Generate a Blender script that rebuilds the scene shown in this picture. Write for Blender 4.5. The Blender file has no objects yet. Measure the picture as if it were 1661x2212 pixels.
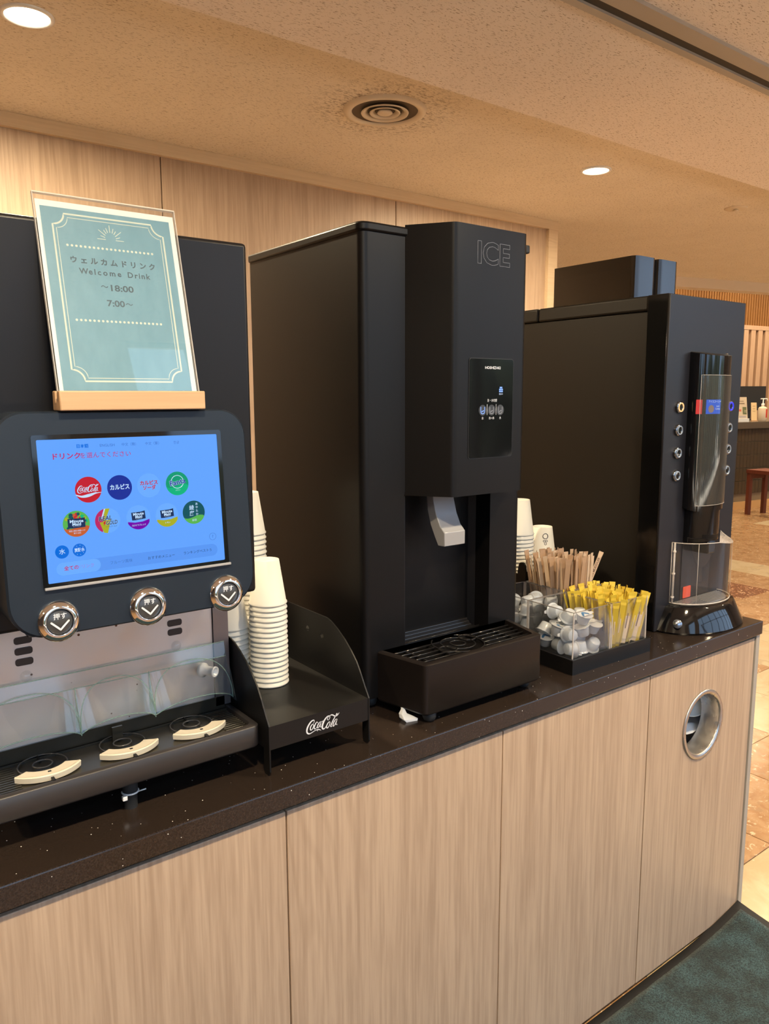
import bpy, bmesh, math, random
from mathutils import Vector, Matrix
random.seed(7)
S = bpy.context.scene
C = S.collection
PI = math.pi

# ------------------------------------------------------------------ camera
HC = 1.50
YAW, PIT, ROLL, FPX = 0.64635294, 0.14839873, -0.00366765, 1663.0
cd = bpy.data.cameras.new('camera'); cam = bpy.data.objects.new('camera', cd); C.objects.link(cam)
f = Vector((math.cos(PIT)*math.sin(YAW), math.cos(PIT)*math.cos(YAW), -math.sin(PIT)))
r = f.cross(Vector((0, 0, 1))).normalized(); u = r.cross(f)
r2 = r*math.cos(ROLL)+u*math.sin(ROLL); u2 = -r*math.sin(ROLL)+u*math.cos(ROLL)
m = Matrix((r2, u2, -f)).transposed().to_4x4(); m.translation = Vector((0, 0, HC))
cam.matrix_world = m
cd.sensor_fit = 'VERTICAL'; cd.sensor_height = 24.0; cd.sensor_width = 18.0
cd.lens = FPX/2212.0*24.0; cd.clip_start = 0.02; cd.clip_end = 200
S.camera = cam

# ------------------------------------------------------------------ sky, exposure, window portal
w = bpy.data.worlds.new('sky'); S.world = w; w.use_nodes = True
bg = w.node_tree.nodes['Background']
bg.inputs[0].default_value = (0.50, 0.71, 1.0, 1); bg.inputs[1].default_value = 2.9
S.view_settings.view_transform = 'Standard'; S.view_settings.look = 'None'
S.view_settings.gamma = 1; S.view_settings.use_curve_mapping = False
S.view_settings.exposure = 0.0
pl = bpy.data.lights.new('window_portal', 'AREA'); pl.shape = 'RECTANGLE'; pl.size = 15; pl.size_y = 4.3
po = bpy.data.objects.new('window_portal', pl); C.objects.link(po); po.location = (4.5, -3.93, 2.65)
po.rotation_euler = (math.radians(90), 0, 0)
pl.cycles.is_portal = True

sl = bpy.data.lights.new('sun', 'SUN'); sl.energy = 45; sl.angle = 0.01; sl.color = (1.0, 0.93, 0.82)  # added to light the ground outside, whose bounce brightens the near ceiling
so = bpy.data.objects.new('sun', sl); C.objects.link(so); so.rotation_euler = Vector((-0.7, 0.12, 0.7)).to_track_quat('Z', 'Y').to_euler()
WARM = (1.0, 0.80, 0.52)
LAMP_W = 26.0
def lamp(parent, x, y, z, power, rad=0.05, col=WARM, spread=150):
    l = bpy.data.lights.new('bulb', 'AREA'); l.shape = 'DISK'; l.size = rad*2; l.energy = power; l.color = col
    l.spread = math.radians(spread)
    o = bpy.data.objects.new('bulb', l); C.objects.link(o); o.parent = parent; o.location = (x, y, z)
    return o

# ------------------------------------------------------------------ materials
def nt(name):
    m = bpy.data.materials.new(name); m.use_nodes = True
    t = m.node_tree; return m, t, t.nodes['Principled BSDF']
def mat(name, col, rough=0.5, metal=0.0, spec=None, emis=None, es=0.0, coat=0, alpha=None):
    m, t, b = nt(name)
    b.inputs['Base Color'].default_value = (*col, 1); b.inputs['Roughness'].default_value = rough
    b.inputs['Metallic'].default_value = metal
    if spec is not None: b.inputs['Specular IOR Level'].default_value = spec
    if emis: b.inputs['Emission Color'].default_value = (*emis, 1); b.inputs['Emission Strength'].default_value = es
    if coat: b.inputs['Coat Weight'].default_value = coat
    if alpha is not None: b.inputs['Alpha'].default_value = alpha
    return m
def N(t, ty, **k):
    n = t.nodes.new(ty)
    for a, v in k.items(): setattr(n, a, v)
    return n
def ramp(t, pts):
    n = t.nodes.new('ShaderNodeValToRGB'); e = n.color_ramp.elements
    e[0].position, e[0].color = pts[0][0], (*pts[0][1], 1); e[1].position, e[1].color = pts[1][0], (*pts[1][1], 1)
    for p, c in pts[2:]:
        x = e.new(p); x.color = (*c, 1)
    return n
def coords(t, scale, rot=(0, 0, 0), rnd=0):
    tc = N(t, 'ShaderNodeTexCoord'); mp = N(t, 'ShaderNodeMapping'); mp.inputs['Scale'].default_value = scale
    mp.inputs['Rotation'].default_value = rot
    if rnd:
        oi = N(t, 'ShaderNodeObjectInfo'); mu = N(t, 'ShaderNodeMath', operation='MULTIPLY'); mu.inputs[1].default_value = rnd
        t.links.new(oi.outputs['Random'], mu.inputs[0]); ad = N(t, 'ShaderNodeVectorMath', operation='ADD')
        t.links.new(tc.outputs['Object'], ad.inputs[0]); cx = N(t, 'ShaderNodeCombineXYZ')
        t.links.new(mu.outputs[0], cx.inputs[0]); t.links.new(mu.outputs[0], cx.inputs[2])
        t.links.new(cx.outputs[0], ad.inputs[1]); t.links.new(ad.outputs[0], mp.inputs['Vector'])
    else: t.links.new(tc.outputs['Object'], mp.inputs['Vector'])
    return mp
def noise(t, vec, scale, detail=4, rough=0.5, dist=0):
    n = N(t, 'ShaderNodeTexNoise'); n.inputs['Scale'].default_value = scale; n.inputs['Detail'].default_value = detail
    n.inputs['Roughness'].default_value = rough; n.inputs['Distortion'].default_value = dist
    t.links.new(vec.outputs[0], n.inputs['Vector']); return n
def mixc(t, fac, a, b, mode='MIX'):
    n = N(t, 'ShaderNodeMix', data_type='RGBA', blend_type=mode)
    if isinstance(fac, (int, float)): n.inputs[0].default_value = fac
    else: t.links.new(fac, n.inputs[0])
    for i, v in ((6, a), (7, b)):
        if isinstance(v, tuple): n.inputs[i].default_value = (*v, 1)
        else: t.links.new(v, n.inputs[i])
    return n
def bump(t, b, h, st, dist=0.001):
    n = N(t, 'ShaderNodeBump'); n.inputs['Strength'].default_value = st; n.inputs['Distance'].default_value = dist
    t.links.new(h, n.inputs['Height']); t.links.new(n.outputs[0], b.inputs['Normal'])

def wood(name, light, dark, axis=2, rough=0.45, rnd=7.0, fine=1.0):
    m, t, b = nt(name)
    s = [1, 1, 1]; s[axis] = 0.035
    v = coords(t, tuple(s), rnd=rnd)
    n1 = noise(t, v, 150*fine, 3, 0.6)
    n2 = noise(t, v, 22*fine, 4, 0.6, 0.6)
    s2 = [1, 1, 1]; s2[axis] = 0.07
    v2 = coords(t, tuple(s2), rnd=rnd)
    n3 = noise(t, v2, 5.0, 2, 0.5)
    mu = N(t, 'ShaderNodeMath', operation='MULTIPLY'); mu.inputs[1].default_value = 34.0
    t.links.new(n3.outputs['Fac'], mu.inputs[0])
    fr = N(t, 'ShaderNodeMath', operation='SINE'); m2 = N(t, 'ShaderNodeMath', operation='MULTIPLY'); m2.inputs[1].default_value = 4.0
    t.links.new(mu.outputs[0], m2.inputs[0]); t.links.new(m2.outputs[0], fr.inputs[0])
    r1 = ramp(t, [(0.36, dark), (0.62, light)]); t.links.new(n1.outputs['Fac'], r1.inputs[0])
    mid = tuple((a*0.6+c*0.4) for a, c in zip(light, dark))
    r2 = ramp(t, [(0.35, mid), (0.62, light)]); t.links.new(n2.outputs['Fac'], r2.inputs[0])
    a = mixc(t, 0.55, r1.outputs[0], r2.outputs[0])
    rm = ramp(t, [(0.0, (0.88, 0.86, 0.84)), (0.3, (1, 1, 1))])
    mr = N(t, 'ShaderNodeMapRange'); mr.inputs[1].default_value = -1; mr.inputs[2].default_value = 1
    t.links.new(fr.outputs[0], mr.inputs[0]); t.links.new(mr.outputs[0], rm.inputs[0])
    n4 = noise(t, v2, 3.0, 1); r4 = ramp(t, [(0.5, (0, 0, 0)), (0.62, (1, 1, 1))]); t.links.new(n4.outputs['Fac'], r4.inputs[0])
    m4 = N(t, 'ShaderNodeMath', operation='MULTIPLY'); m4.inputs[1].default_value = 0.7; t.links.new(r4.outputs[0], m4.inputs[0])
    c = mixc(t, m4.outputs[0], a.outputs[2], rm.outputs[0], 'MULTIPLY')
    t.links.new(c.outputs[2], b.inputs['Base Color']); b.inputs['Roughness'].default_value = rough
    bump(t, b, n1.outputs['Fac'], 0.15, 0.0005)
    return m
oak = wood('oak_laminate', (0.50, 0.367, 0.258), (0.315, 0.212, 0.142))
oak_trim = wood('oak_trim', (0.70, 0.55, 0.37), (0.60, 0.45, 0.29), axis=0)
beech = wood('beech_block', (0.55, 0.345, 0.19), (0.44, 0.26, 0.13), axis=0, fine=0.7)
redwood = wood('red_brown_wood', (0.16, 0.04, 0.02), (0.09, 0.02, 0.012))
slatw = wood('pale_slat_wood', (0.46, 0.31, 0.21), (0.36, 0.23, 0.15))
reedw = wood('orange_reed_wood', (0.26, 0.12, 0.03), (0.19, 0.08, 0.018))
skirtw = mat('skirting_wood', (0.62, 0.36, 0.14), 0.5)

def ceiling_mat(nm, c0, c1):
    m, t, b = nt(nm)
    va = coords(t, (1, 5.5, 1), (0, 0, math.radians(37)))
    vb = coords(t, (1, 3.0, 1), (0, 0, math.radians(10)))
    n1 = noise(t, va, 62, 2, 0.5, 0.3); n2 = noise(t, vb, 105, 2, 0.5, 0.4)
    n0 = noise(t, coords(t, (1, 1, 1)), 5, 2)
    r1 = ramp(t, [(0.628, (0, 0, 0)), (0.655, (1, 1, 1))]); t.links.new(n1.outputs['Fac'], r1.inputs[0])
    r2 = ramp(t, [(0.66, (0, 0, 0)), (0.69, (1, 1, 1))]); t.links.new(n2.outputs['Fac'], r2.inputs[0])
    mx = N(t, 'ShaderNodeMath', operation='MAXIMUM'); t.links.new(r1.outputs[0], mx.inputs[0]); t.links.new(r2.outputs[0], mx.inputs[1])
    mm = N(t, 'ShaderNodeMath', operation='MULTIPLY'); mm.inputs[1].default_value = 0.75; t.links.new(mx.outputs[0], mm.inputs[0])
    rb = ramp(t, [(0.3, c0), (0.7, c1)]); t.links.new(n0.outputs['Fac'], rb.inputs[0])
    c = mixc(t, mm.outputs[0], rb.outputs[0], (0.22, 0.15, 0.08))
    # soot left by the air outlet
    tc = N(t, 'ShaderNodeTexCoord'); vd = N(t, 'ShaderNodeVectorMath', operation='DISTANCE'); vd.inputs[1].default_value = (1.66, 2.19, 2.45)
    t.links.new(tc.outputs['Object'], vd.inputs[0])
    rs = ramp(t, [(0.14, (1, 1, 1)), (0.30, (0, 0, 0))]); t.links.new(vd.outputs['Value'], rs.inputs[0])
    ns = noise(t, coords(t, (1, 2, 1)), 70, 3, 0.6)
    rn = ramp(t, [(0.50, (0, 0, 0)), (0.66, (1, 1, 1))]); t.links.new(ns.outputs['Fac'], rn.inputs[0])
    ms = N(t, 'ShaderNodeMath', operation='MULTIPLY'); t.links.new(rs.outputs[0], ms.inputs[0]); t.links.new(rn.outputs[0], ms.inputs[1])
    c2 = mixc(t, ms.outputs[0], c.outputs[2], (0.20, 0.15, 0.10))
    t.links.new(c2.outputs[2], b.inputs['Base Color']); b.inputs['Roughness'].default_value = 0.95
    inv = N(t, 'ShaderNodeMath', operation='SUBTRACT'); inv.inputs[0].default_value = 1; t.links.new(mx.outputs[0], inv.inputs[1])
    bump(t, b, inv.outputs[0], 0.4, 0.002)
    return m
ceil_near = ceiling_mat('fissured_board_daylit', (0.83, 0.77, 0.72), (0.86, 0.80, 0.75))  # near board: daylight put into the colour, lighter and pinker
ceil_m = ceiling_mat('fissured_board_shaded', (0.72, 0.65, 0.54), (0.76, 0.69, 0.58))  # same kind of board with the shade put into its colour

def quartz():
    m, t, b = nt('dark_speckled_quartz')
    v = coords(t, (1, 1, 1)); vo = N(t, 'ShaderNodeTexVoronoi'); vo.inputs['Scale'].default_value = 150
    t.links.new(v.outputs[0], vo.inputs['Vector'])
    r1 = ramp(t, [(0.11, (1, 1, 1)), (0.14, (0, 0, 0))]); t.links.new(vo.outputs['Distance'], r1.inputs[0])
    sep = N(t, 'ShaderNodeSeparateColor'); t.links.new(vo.outputs['Color'], sep.inputs[0])
    r3 = ramp(t, [(0.89, (0, 0, 0)), (0.92, (1, 1, 1))]); t.links.new(sep.outputs[0], r3.inputs[0])
    mu = N(t, 'ShaderNodeMath', operation='MULTIPLY'); t.links.new(r1.outputs[0], mu.inputs[0]); t.links.new(r3.outputs[0], mu.inputs[1])
    n = noise(t, v, 500, 2); r2 = ramp(t, [(0.35, (0.013, 0.009, 0.007)), (0.7, (0.030, 0.021, 0.017))]); t.links.new(n.outputs['Fac'], r2.inputs[0])
    c = mixc(t, mu.outputs[0], r2.outputs[0], (0.8, 0.77, 0.72))
    t.links.new(c.outputs[2], b.inputs['Base Color']); b.inputs['Roughness'].default_value = 0.2
    return m
quartz_m = quartz()

def marble(name, base, dark, light, sc=9, cnt=0.6, grout=False):
    m, t, b = nt(name)
    v = coords(t, (1, 1, 1), rnd=9.0)
    n1 = noise(t, v, sc, 5, 0.65, 0.8); n2 = noise(t, v, sc*4.5, 3, 0.6, 1.2); n3 = noise(t, v, sc*2.2, 2, 0.5)
    r1 = ramp(t, [(0.36, dark), (0.56, base)]); t.links.new(n1.outputs['Fac'], r1.inputs[0])
    r2 = ramp(t, [(cnt, (0, 0, 0)), (cnt+0.05, (1, 1, 1))]); t.links.new(n2.outputs['Fac'], r2.inputs[0])
    c = mixc(t, r2.outputs[0], r1.outputs[0], light)
    r3 = ramp(t, [(0.60, (0, 0, 0)), (0.66, (1, 1, 1))]); t.links.new(n3.outputs['Fac'], r3.inputs[0])
    c2 = mixc(t, r3.outputs[0], c.outputs[2], tuple(x*0.8 for x in base))
    out = c2
    t.links.new(out.outputs[2], b.inputs['Base Color']); b.inputs['Roughness'].default_value = 0.22
    return m
tile_o = marble('orange_marble', (0.36, 0.215, 0.11), (0.27, 0.14, 0.06), (0.54, 0.41, 0.27))
tile_p = marble('pale_marble', (0.47, 0.37, 0.235), (0.41, 0.31, 0.18), (0.53, 0.43, 0.29), 5, 0.68)
tile_b = marble('brown_marble', (0.17, 0.055, 0.02), (0.12, 0.035, 0.015), (0.55, 0.38, 0.24), 9, 0.57)
grout_m = mat('grout', (0.22, 0.15, 0.09), 0.8)

def mat_pile():
    m, t, b = nt('teal_carpet_pile')
    v = coords(t, (1, 1, 1)); n = noise(t, v, 260, 3, 0.7); n2 = noise(t, v, 14, 4, 0.65)
    r1 = ramp(t, [(0.38, (0.004, 0.014, 0.020)), (0.68, (0.055, 0.115, 0.125))]); t.links.new(n.outputs['Fac'], r1.inputs[0])
    r2 = ramp(t, [(0.38, (0.40, 0.36, 0.32)), (0.62, (1, 1, 1))]); t.links.new(n2.outputs['Fac'], r2.inputs[0])
    c = mixc(t, 1.0, r1.outputs[0], r2.outputs[0], 'MULTIPLY'); t.links.new(c.outputs[2], b.inputs['Base Color'])
    b.inputs['Roughness'].default_value = 1.0; b.inputs['Sheen Weight'].default_value = 0.1
    bump(t, b, n.outputs['Fac'], 0.8, 0.004); return m
pile_m = mat_pile()

def steel(name, col, rough, stain=True):
    m, t, b = nt(name)
    v = coords(t, (1, 1, 1)); b.inputs['Metallic'].default_value = 0.9
    n = noise(t, v, 12, 4, 0.6); r1 = ramp(t, [(0.3, (rough-0.08,)*3), (0.7, (rough+0.14,)*3)]); t.links.new(n.outputs['Fac'], r1.inputs[0])
    t.links.new(r1.outputs[0], b.inputs['Roughness'])
    if stain:
        vo = N(t, 'ShaderNodeTexVoronoi'); vo.inputs['Scale'].default_value = 70; t.links.new(v.outputs[0], vo.inputs['Vector'])
        sep = N(t, 'ShaderNodeSeparateColor'); t.links.new(vo.outputs['Color'], sep.inputs[0])
        ra = ramp(t, [(0.12, (1, 1, 1)), (0.16, (0, 0, 0))]); t.links.new(vo.outputs['Distance'], ra.inputs[0])
        rb = ramp(t, [(0.88, (0, 0, 0)), (0.9, (1, 1, 1))]); t.links.new(sep.outputs[0], rb.inputs[0])
        mu = N(t, 'ShaderNodeMath', operation='MULTIPLY'); t.links.new(ra.outputs[0], mu.inputs[0]); t.links.new(rb.outputs[0], mu.inputs[1])
        c = mixc(t, mu.outputs[0], col, (0.10, 0.05, 0.03)); t.links.new(c.outputs[2], b.inputs['Base Color'])
    else: b.inputs['Base Color'].default_value = (*col, 1)
    return m
stainless = steel('stainless_sheet', (0.66, 0.66, 0.68), 0.36)
brushed = steel('brushed_steel', (0.50, 0.47, 0.44), 0.27, False)
chrome = mat('chrome', (0.85, 0.85, 0.86), 0.05, 1.0)

def matte_black(name, col, rough, spec=0.5):
    m, t, b = nt(name); b.inputs['Base Color'].default_value = (*col, 1); b.inputs['Roughness'].default_value = rough
    b.inputs['Specular IOR Level'].default_value = spec
    v = coords(t, (1, 1, 1)); n = noise(t, v, 900, 2); bump(t, b, n.outputs['Fac'], 0.12, 0.0003); return m
blk = matte_black('satin_black_plastic', (0.0045, 0.0040, 0.0042), 0.40, 0.25)
blk_side = matte_black('matte_black_sheet', (0.008, 0.005, 0.004), 0.6, 0.3)
blk_pow = matte_black('black_powder_coat', (0.006, 0.0055, 0.0055), 0.40, 0.35)
char = matte_black('charcoal_plastic', (0.0075, 0.0070, 0.0080), 0.38, 0.30)
coffee_side = matte_black('dark_brown_sheet', (0.008, 0.006, 0.004), 0.5, 0.25)
bezel_m = matte_black('blue_black_bezel', (0.010, 0.016, 0.026), 0.40, 0.35)
gloss = mat('gloss_black', (0.004, 0.004, 0.005), 0.06, spec=0.6)
grill_m = mat('olive_black_plastic', (0.022, 0.020, 0.015), 0.30)
rubber = mat('black_rubber', (0.012, 0.013, 0.015), 0.6)
cream = mat('cream_plastic', (0.60, 0.54, 0.42), 0.45)
greypl = mat('pale_grey_plastic', (0.30, 0.30, 0.31), 0.22)
whitepl = mat('white_plastic', (0.75, 0.76, 0.77), 0.35)
paper_cup = mat('white_paper_cup', (0.66, 0.63, 0.55), 0.6)
black_ink = mat('black_ink', (0.03, 0.03, 0.035), 0.6)
white_ink = mat('white_ink', (0.66, 0.68, 0.72), 0.5)
grey_ink = mat('grey_outline_ink', (0.26, 0.28, 0.33), 0.5)
kraft = mat('kraft_paper', (0.40, 0.25, 0.145), 0.7)
kraft2 = mat('kraft_paper_pale', (0.54, 0.39, 0.26), 0.7)
kraftink = mat('brown_ink', (0.16, 0.09, 0.06), 0.7)
yel = mat('yellow_paper', (0.62, 0.45, 0.04), 0.55)
stickw = mat('white_stick_paper', (0.78, 0.62, 0.42), 0.55)
portion = mat('translucent_white_plastic', (0.56, 0.60, 0.64), 0.28)
portion.node_tree.nodes['Principled BSDF'].inputs['Subsurface Weight'].default_value = 0.15
foil = mat('white_foil_lid', (0.70, 0.72, 0.74), 0.3, 0.3)
foilp = mat('pink_foil_lid', (0.70, 0.50, 0.50), 0.35, 0.3)
blueink = mat('blue_ink', (0.02, 0.14, 0.33), 0.4)
track_m = mat('track_metal', (0.42, 0.40, 0.38), 0.4, 0.3)
track_d = mat('dark_groove', (0.05, 0.045, 0.04), 0.7)
ventm = mat('beige_metal', (0.66, 0.57, 0.44), 0.5)
ventd = mat('vent_dark', (0.10, 0.075, 0.05), 0.8)
wallp = mat('cream_wall_paint', (0.70, 0.60, 0.48), 0.8)
desk_tile = mat('brown_glazed_tile', (0.060, 0.043, 0.026), 0.25)
desk_grout = mat('tan_grout', (0.22, 0.16, 0.09), 0.8)
desk_top = mat('grey_brown_top', (0.10, 0.08, 0.06), 0.3)
endpanel = mat('grey_beige_edge', (0.36, 0.33, 0.29), 0.45)
ringblk = mat('ring_black', (.05, .047, .045), .3)
def emi(name, col, s=1.0, rough=0.15):
    return mat(name, (0.0, 0.0, 0.0), rough, emis=col, es=s, spec=0.3)
lens_m = emi('lamp_glow', (1.0, 0.86, 0.62), 14)

def clear(name, tint, rough=0.02, opac=0.12, edge=(0.8, 0.9, 0.85)):
    """thin clear acrylic: mostly see-through, stronger at grazing angles"""
    m, t, b = nt(name)
    b.inputs['Base Color'].default_value = (*tint, 1); b.inputs['Roughness'].default_value = rough
    tr = N(t, 'ShaderNodeBsdfTransparent'); tr.inputs[0].default_value = (*edge, 1)
    gl = N(t, 'ShaderNodeBsdfGlossy'); gl.inputs['Roughness'].default_value = rough
    lw = N(t, 'ShaderNodeLayerWeight'); lw.inputs[0].default_value = 0.5
    pw = N(t, 'ShaderNodeMath', operation='POWER'); pw.inputs[1].default_value = 4.0; t.links.new(lw.outputs['Facing'], pw.inputs[0])
    fr = N(t, 'ShaderNodeMath', operation='MULTIPLY_ADD'); fr.inputs[1].default_value = 0.6; fr.inputs[2].default_value = 0.06; t.links.new(pw.outputs[0], fr.inputs[0])
    m1 = N(t, 'ShaderNodeMixShader'); t.links.new(fr.outputs[0], m1.inputs[0]); t.links.new(tr.outputs[0], m1.inputs[1]); t.links.new(gl.outputs[0], m1.inputs[2])
    m2 = N(t, 'ShaderNodeMixShader'); m2.inputs[0].default_value = opac
    t.links.new(m1.outputs[0], m2.inputs[1]); t.links.new(b.outputs[0], m2.inputs[2])
    t.links.new(m2.outputs[0], t.nodes['Material Output'].inputs[0]); return m
acrylic = clear('clear_acrylic', (0.8, 0.82, 0.85), 0.02, 0.012, (0.97, 0.97, 0.97))
acr_edge = clear('acrylic_edge', (0.25, 0.23, 0.22), 0.05, 0.55, (0.75, 0.75, 0.75))
guard_m = clear('splash_guard_plastic', (0.50, 0.65, 0.78), 0.06, 0.07, (0.97, 0.985, 0.98))  # blue of the sky's reflection put into the tint
guard_e = clear('guard_edge', (0.45, 0.60, 0.50), 0.1, 0.35, (0.8, 0.9, 0.82))
smoke_m = clear('smoked_plastic', (0.020, 0.014, 0.009), 0.08, 0.90, (0.3, 0.25, 0.2))
cage_e = clear('cage_edge', (0.75, 0.68, 0.62), 0.05, 0.5, (0.9, 0.9, 0.9))
scr_film = clear('display_cover', (0.30, 0.29, 0.27), 0.05, 0.10, (0.8, 0.85, 0.85))

# ------------------------------------------------------------------ mesh helpers
class MB:
    def __init__(s): s.bm = bmesh.new(); s.mi = 0
    def _f(s, vs):
        try:
            fc = s.bm.faces.new(vs); fc.material_index = s.mi; return fc
        except ValueError: return None
    def box(s, x0, x1, y0, y1, z0, z1, M=None, bev=0, seg=2):
        vs = [s.bm.verts.new(Vector((x, y, z))) for z in (z0, z1) for y in (y0, y1) for x in (x0, x1)]
        fs = [s._f([vs[i] for i in q]) for q in ((0, 2, 3, 1), (4, 5, 7, 6), (0, 1, 5, 4), (2, 6, 7, 3), (0, 4, 6, 2), (1, 3, 7, 5))]
        if bev:
            es = list({e for fc in fs for e in fc.edges})
            res = bmesh.ops.bevel(s.bm, geom=es, offset=bev, segments=seg, affect='EDGES', profile=0.5)
            vs = list({v for fc in res['faces'] for v in fc.verts})
        if M is not None:
            for v in set(vs): v.co = M @ v.co
        return s
    def prism(s, pts, a0, a1, axis='y', M=None, smooth=False):
        """pts in the plane across the axis; y: (x,z), z: (x,y), x: (y,z)"""
        def P(p, a):
            if axis == 'y': c = (p[0], a, p[1])
            elif axis == 'z': c = (p[0], p[1], a)
            else: c = (a, p[0], p[1])
            c = Vector(c); return M @ c if M is not None else c
        A = [s.bm.verts.new(P(p, a0)) for p in pts]; B = [s.bm.verts.new(P(p, a1)) for p in pts]; n = len(pts)
        s._f(A); s._f(B[::-1])
        for i in range(n): 
            fc = s._f([A[i], B[i], B[(i+1) % n], A[(i+1) % n]])
            if fc and smooth: fc.smooth = True
        return s
    def strip(s, A, B, close=False, smooth=True):
        a = [s.bm.verts.new(Vector(p)) for p in A]; b = [s.bm.verts.new(Vector(p)) for p in B]
        n = len(a)
        for i in range(n if close else n-1):
            fc = s._f([a[i], a[(i+1) % n], b[(i+1) % n], b[i]])
            if fc: fc.smooth = smooth
        return s
    def loft(s, rings, cap=True, smooth=True):
        R = [[s.bm.verts.new(Vector(p)) for p in q] for q in rings]; n = len(R[0])
        for a, b in zip(R, R[1:]):
            for i in range(n):
                fc = s._f([a[i], a[(i+1) % n], b[(i+1) % n], b[i]])
                if fc: fc.smooth = smooth
        if cap: s._f(R[0][::-1]); s._f(R[-1])
        return s
    def lathe(s, prof, n=24, c=(0, 0, 0), M=None, smooth=True):
        c = Vector(c); rows = []
        for (rr, z) in prof:
            if rr < 1e-6: rows.append([s.bm.verts.new((M @ (Vector((0, 0, z))) if M is not None else Vector((0, 0, z)))+c)])
            else:
                row = []
                for i in range(n):
                    a = 2*PI*i/n; p = Vector((rr*math.cos(a), rr*math.sin(a), z))
                    if M is not None: p = M @ p
                    row.append(s.bm.verts.new(p+c))
                rows.append(row)
        for a, b in zip(rows, rows[1:]):
            if len(a) == 1 and len(b) == 1: continue
            for i in range(n):
                j = (i+1) % n
                if len(a) == 1: q = [a[0], b[j], b[i]]
                elif len(b) == 1: q = [a[i], a[j], b[0]]
                else: q = [a[i], a[j], b[j], b[i]]
                fc = s._f(q)
                if fc: fc.smooth = smooth
        return s
    def tube(s, pts, rad, n=8, closed=False, cap=True):
        pts = [Vector(p) for p in pts]; rows = []; L = len(pts)
        up = Vector((0, 0, 1))
        for i, p in enumerate(pts):
            a = pts[i-1] if (i or closed) else p; b = pts[(i+1) % L] if (i < L-1 or closed) else p
            t = (b-a).normalized(); x = t.cross(up)
            if x.length < 1e-3: x = t.cross(Vector((0, 1, 0)))
            x.normalize(); y = t.cross(x); rr = rad[i] if isinstance(rad, (list, tuple)) else rad
            rows.append([s.bm.verts.new(p+x*rr*math.cos(2*PI*k/n)+y*rr*math.sin(2*PI*k/n)) for k in range(n)])
        rng = range(L) if closed else range(L-1)
        for i in rng:
            a, b = rows[i], rows[(i+1) % L]
            for k in range(n):
                fc = s._f([a[k], a[(k+1) % n], b[(k+1) % n], b[k]])
                if fc: fc.smooth = True
        if not closed and cap: s._f(rows[0][::-1]); s._f(rows[-1])
        return s
    def ring(s, R, rr, c, n=28, k=6, M=None):
        pts = [Vector((R*math.cos(2*PI*i/n), R*math.sin(2*PI*i/n), 0)) for i in range(n)]
        if M is not None: pts = [M @ p for p in pts]
        return s.tube([p+Vector(c) for p in pts], rr, k, closed=True)
    def ribbon(s, pts, M, z=0.0):
        """flat pen stroke, pts (x,y,width) in the plane of M"""
        sm = []
        for i in range(len(pts)-1):
            p0 = pts[max(i-1, 0)]; p1 = pts[i]; p2 = pts[i+1]; p3 = pts[min(i+2, len(pts)-1)]
            for k in range(5):
                t = k/5
                sm.append(tuple(0.5*((2*b)+(-a+c)*t+(2*a-5*b+4*c-d)*t*t+(-a+3*b-3*c+d)*t**3) for a, b, c, d in zip(p0, p1, p2, p3)))
        sm.append(pts[-1]); L = []; R = []
        for i, p in enumerate(sm):
            a = sm[max(i-1, 0)]; b = sm[min(i+1, len(sm)-1)]; dx, dy = b[0]-a[0], b[1]-a[1]; l = math.hypot(dx, dy) or 1
            nx, ny = -dy/l*p[2]/2, dx/l*p[2]/2
            L.append(M @ Vector((p[0]+nx, p[1]+ny, z))); R.append(M @ Vector((p[0]-nx, p[1]-ny, z)))
        s.strip(R, L, smooth=False)
        for p in (sm[0], sm[-1]): s.disc(p[0], p[1], p[2]/2, M, z, 10)
        return s
    def disc(s, x, y, rr, M, z=0.0, n=32):
        s._f([s.bm.verts.new(M @ Vector((x+rr*math.cos(2*PI*i/n), y+rr*math.sin(2*PI*i/n), z))) for i in range(n)]); return s
    def poly(s, pts, M, z=0.0):
        s._f([s.bm.verts.new(M @ Vector((p[0], p[1], z))) for p in pts]); return s

def finish(b, name, mats, off=(0, 0, 0), fix=True, sharp=40):
    bm = b.bm
    if fix: bmesh.ops.recalc_face_normals(bm, faces=bm.faces)
    if any(off): bmesh.ops.translate(bm, verts=bm.verts, vec=-Vector(off))
    me = bpy.data.meshes.new(name); bm.to_mesh(me); bm.free()
    for mm in (mats if isinstance(mats, (list, tuple)) else [mats]): me.materials.append(mm)
    return me
ROOT = {}
def tag(o, label=None, cat=None, group=None, kind=None):
    if label: o['label'] = label
    if cat: o['category'] = cat
    if group: o['group'] = group
    if kind: o['kind'] = kind
    return o
def thing(name, loc, label, cat, group=None):
    o = bpy.data.objects.new(name, None); C.objects.link(o); o.location = loc; o.empty_display_size = 0.05
    ROOT[o] = Vector(loc); return tag(o, label, cat, group)
def part(name, b, mats, parent=None, label=None, fix=True, smooth_bev=None, kind=None):
    off = ROOT.get(parent, Vector((0, 0, 0))) if parent is not None else Vector((0, 0, 0))
    me = finish(b, name, mats, off, fix) if isinstance(b, MB) else b
    o = bpy.data.objects.new(name, me); C.objects.link(o)
    if parent is not None: o.parent = parent; ROOT[o] = off
    if label: o['label'] = label
    if kind: o['kind'] = kind
    return o
def bevel(o, wd, seg=2, ang=40):
    md = o.modifiers.new('bevel', 'BEVEL'); md.width = wd; md.segments = seg; md.limit_method = 'ANGLE'; md.angle_limit = math.radians(ang)
    md.harden_normals = False
    for p in o.data.polygons: p.use_smooth = True
    o.data.set_sharp_from_angle(angle=math.radians(35))
    return o
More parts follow.
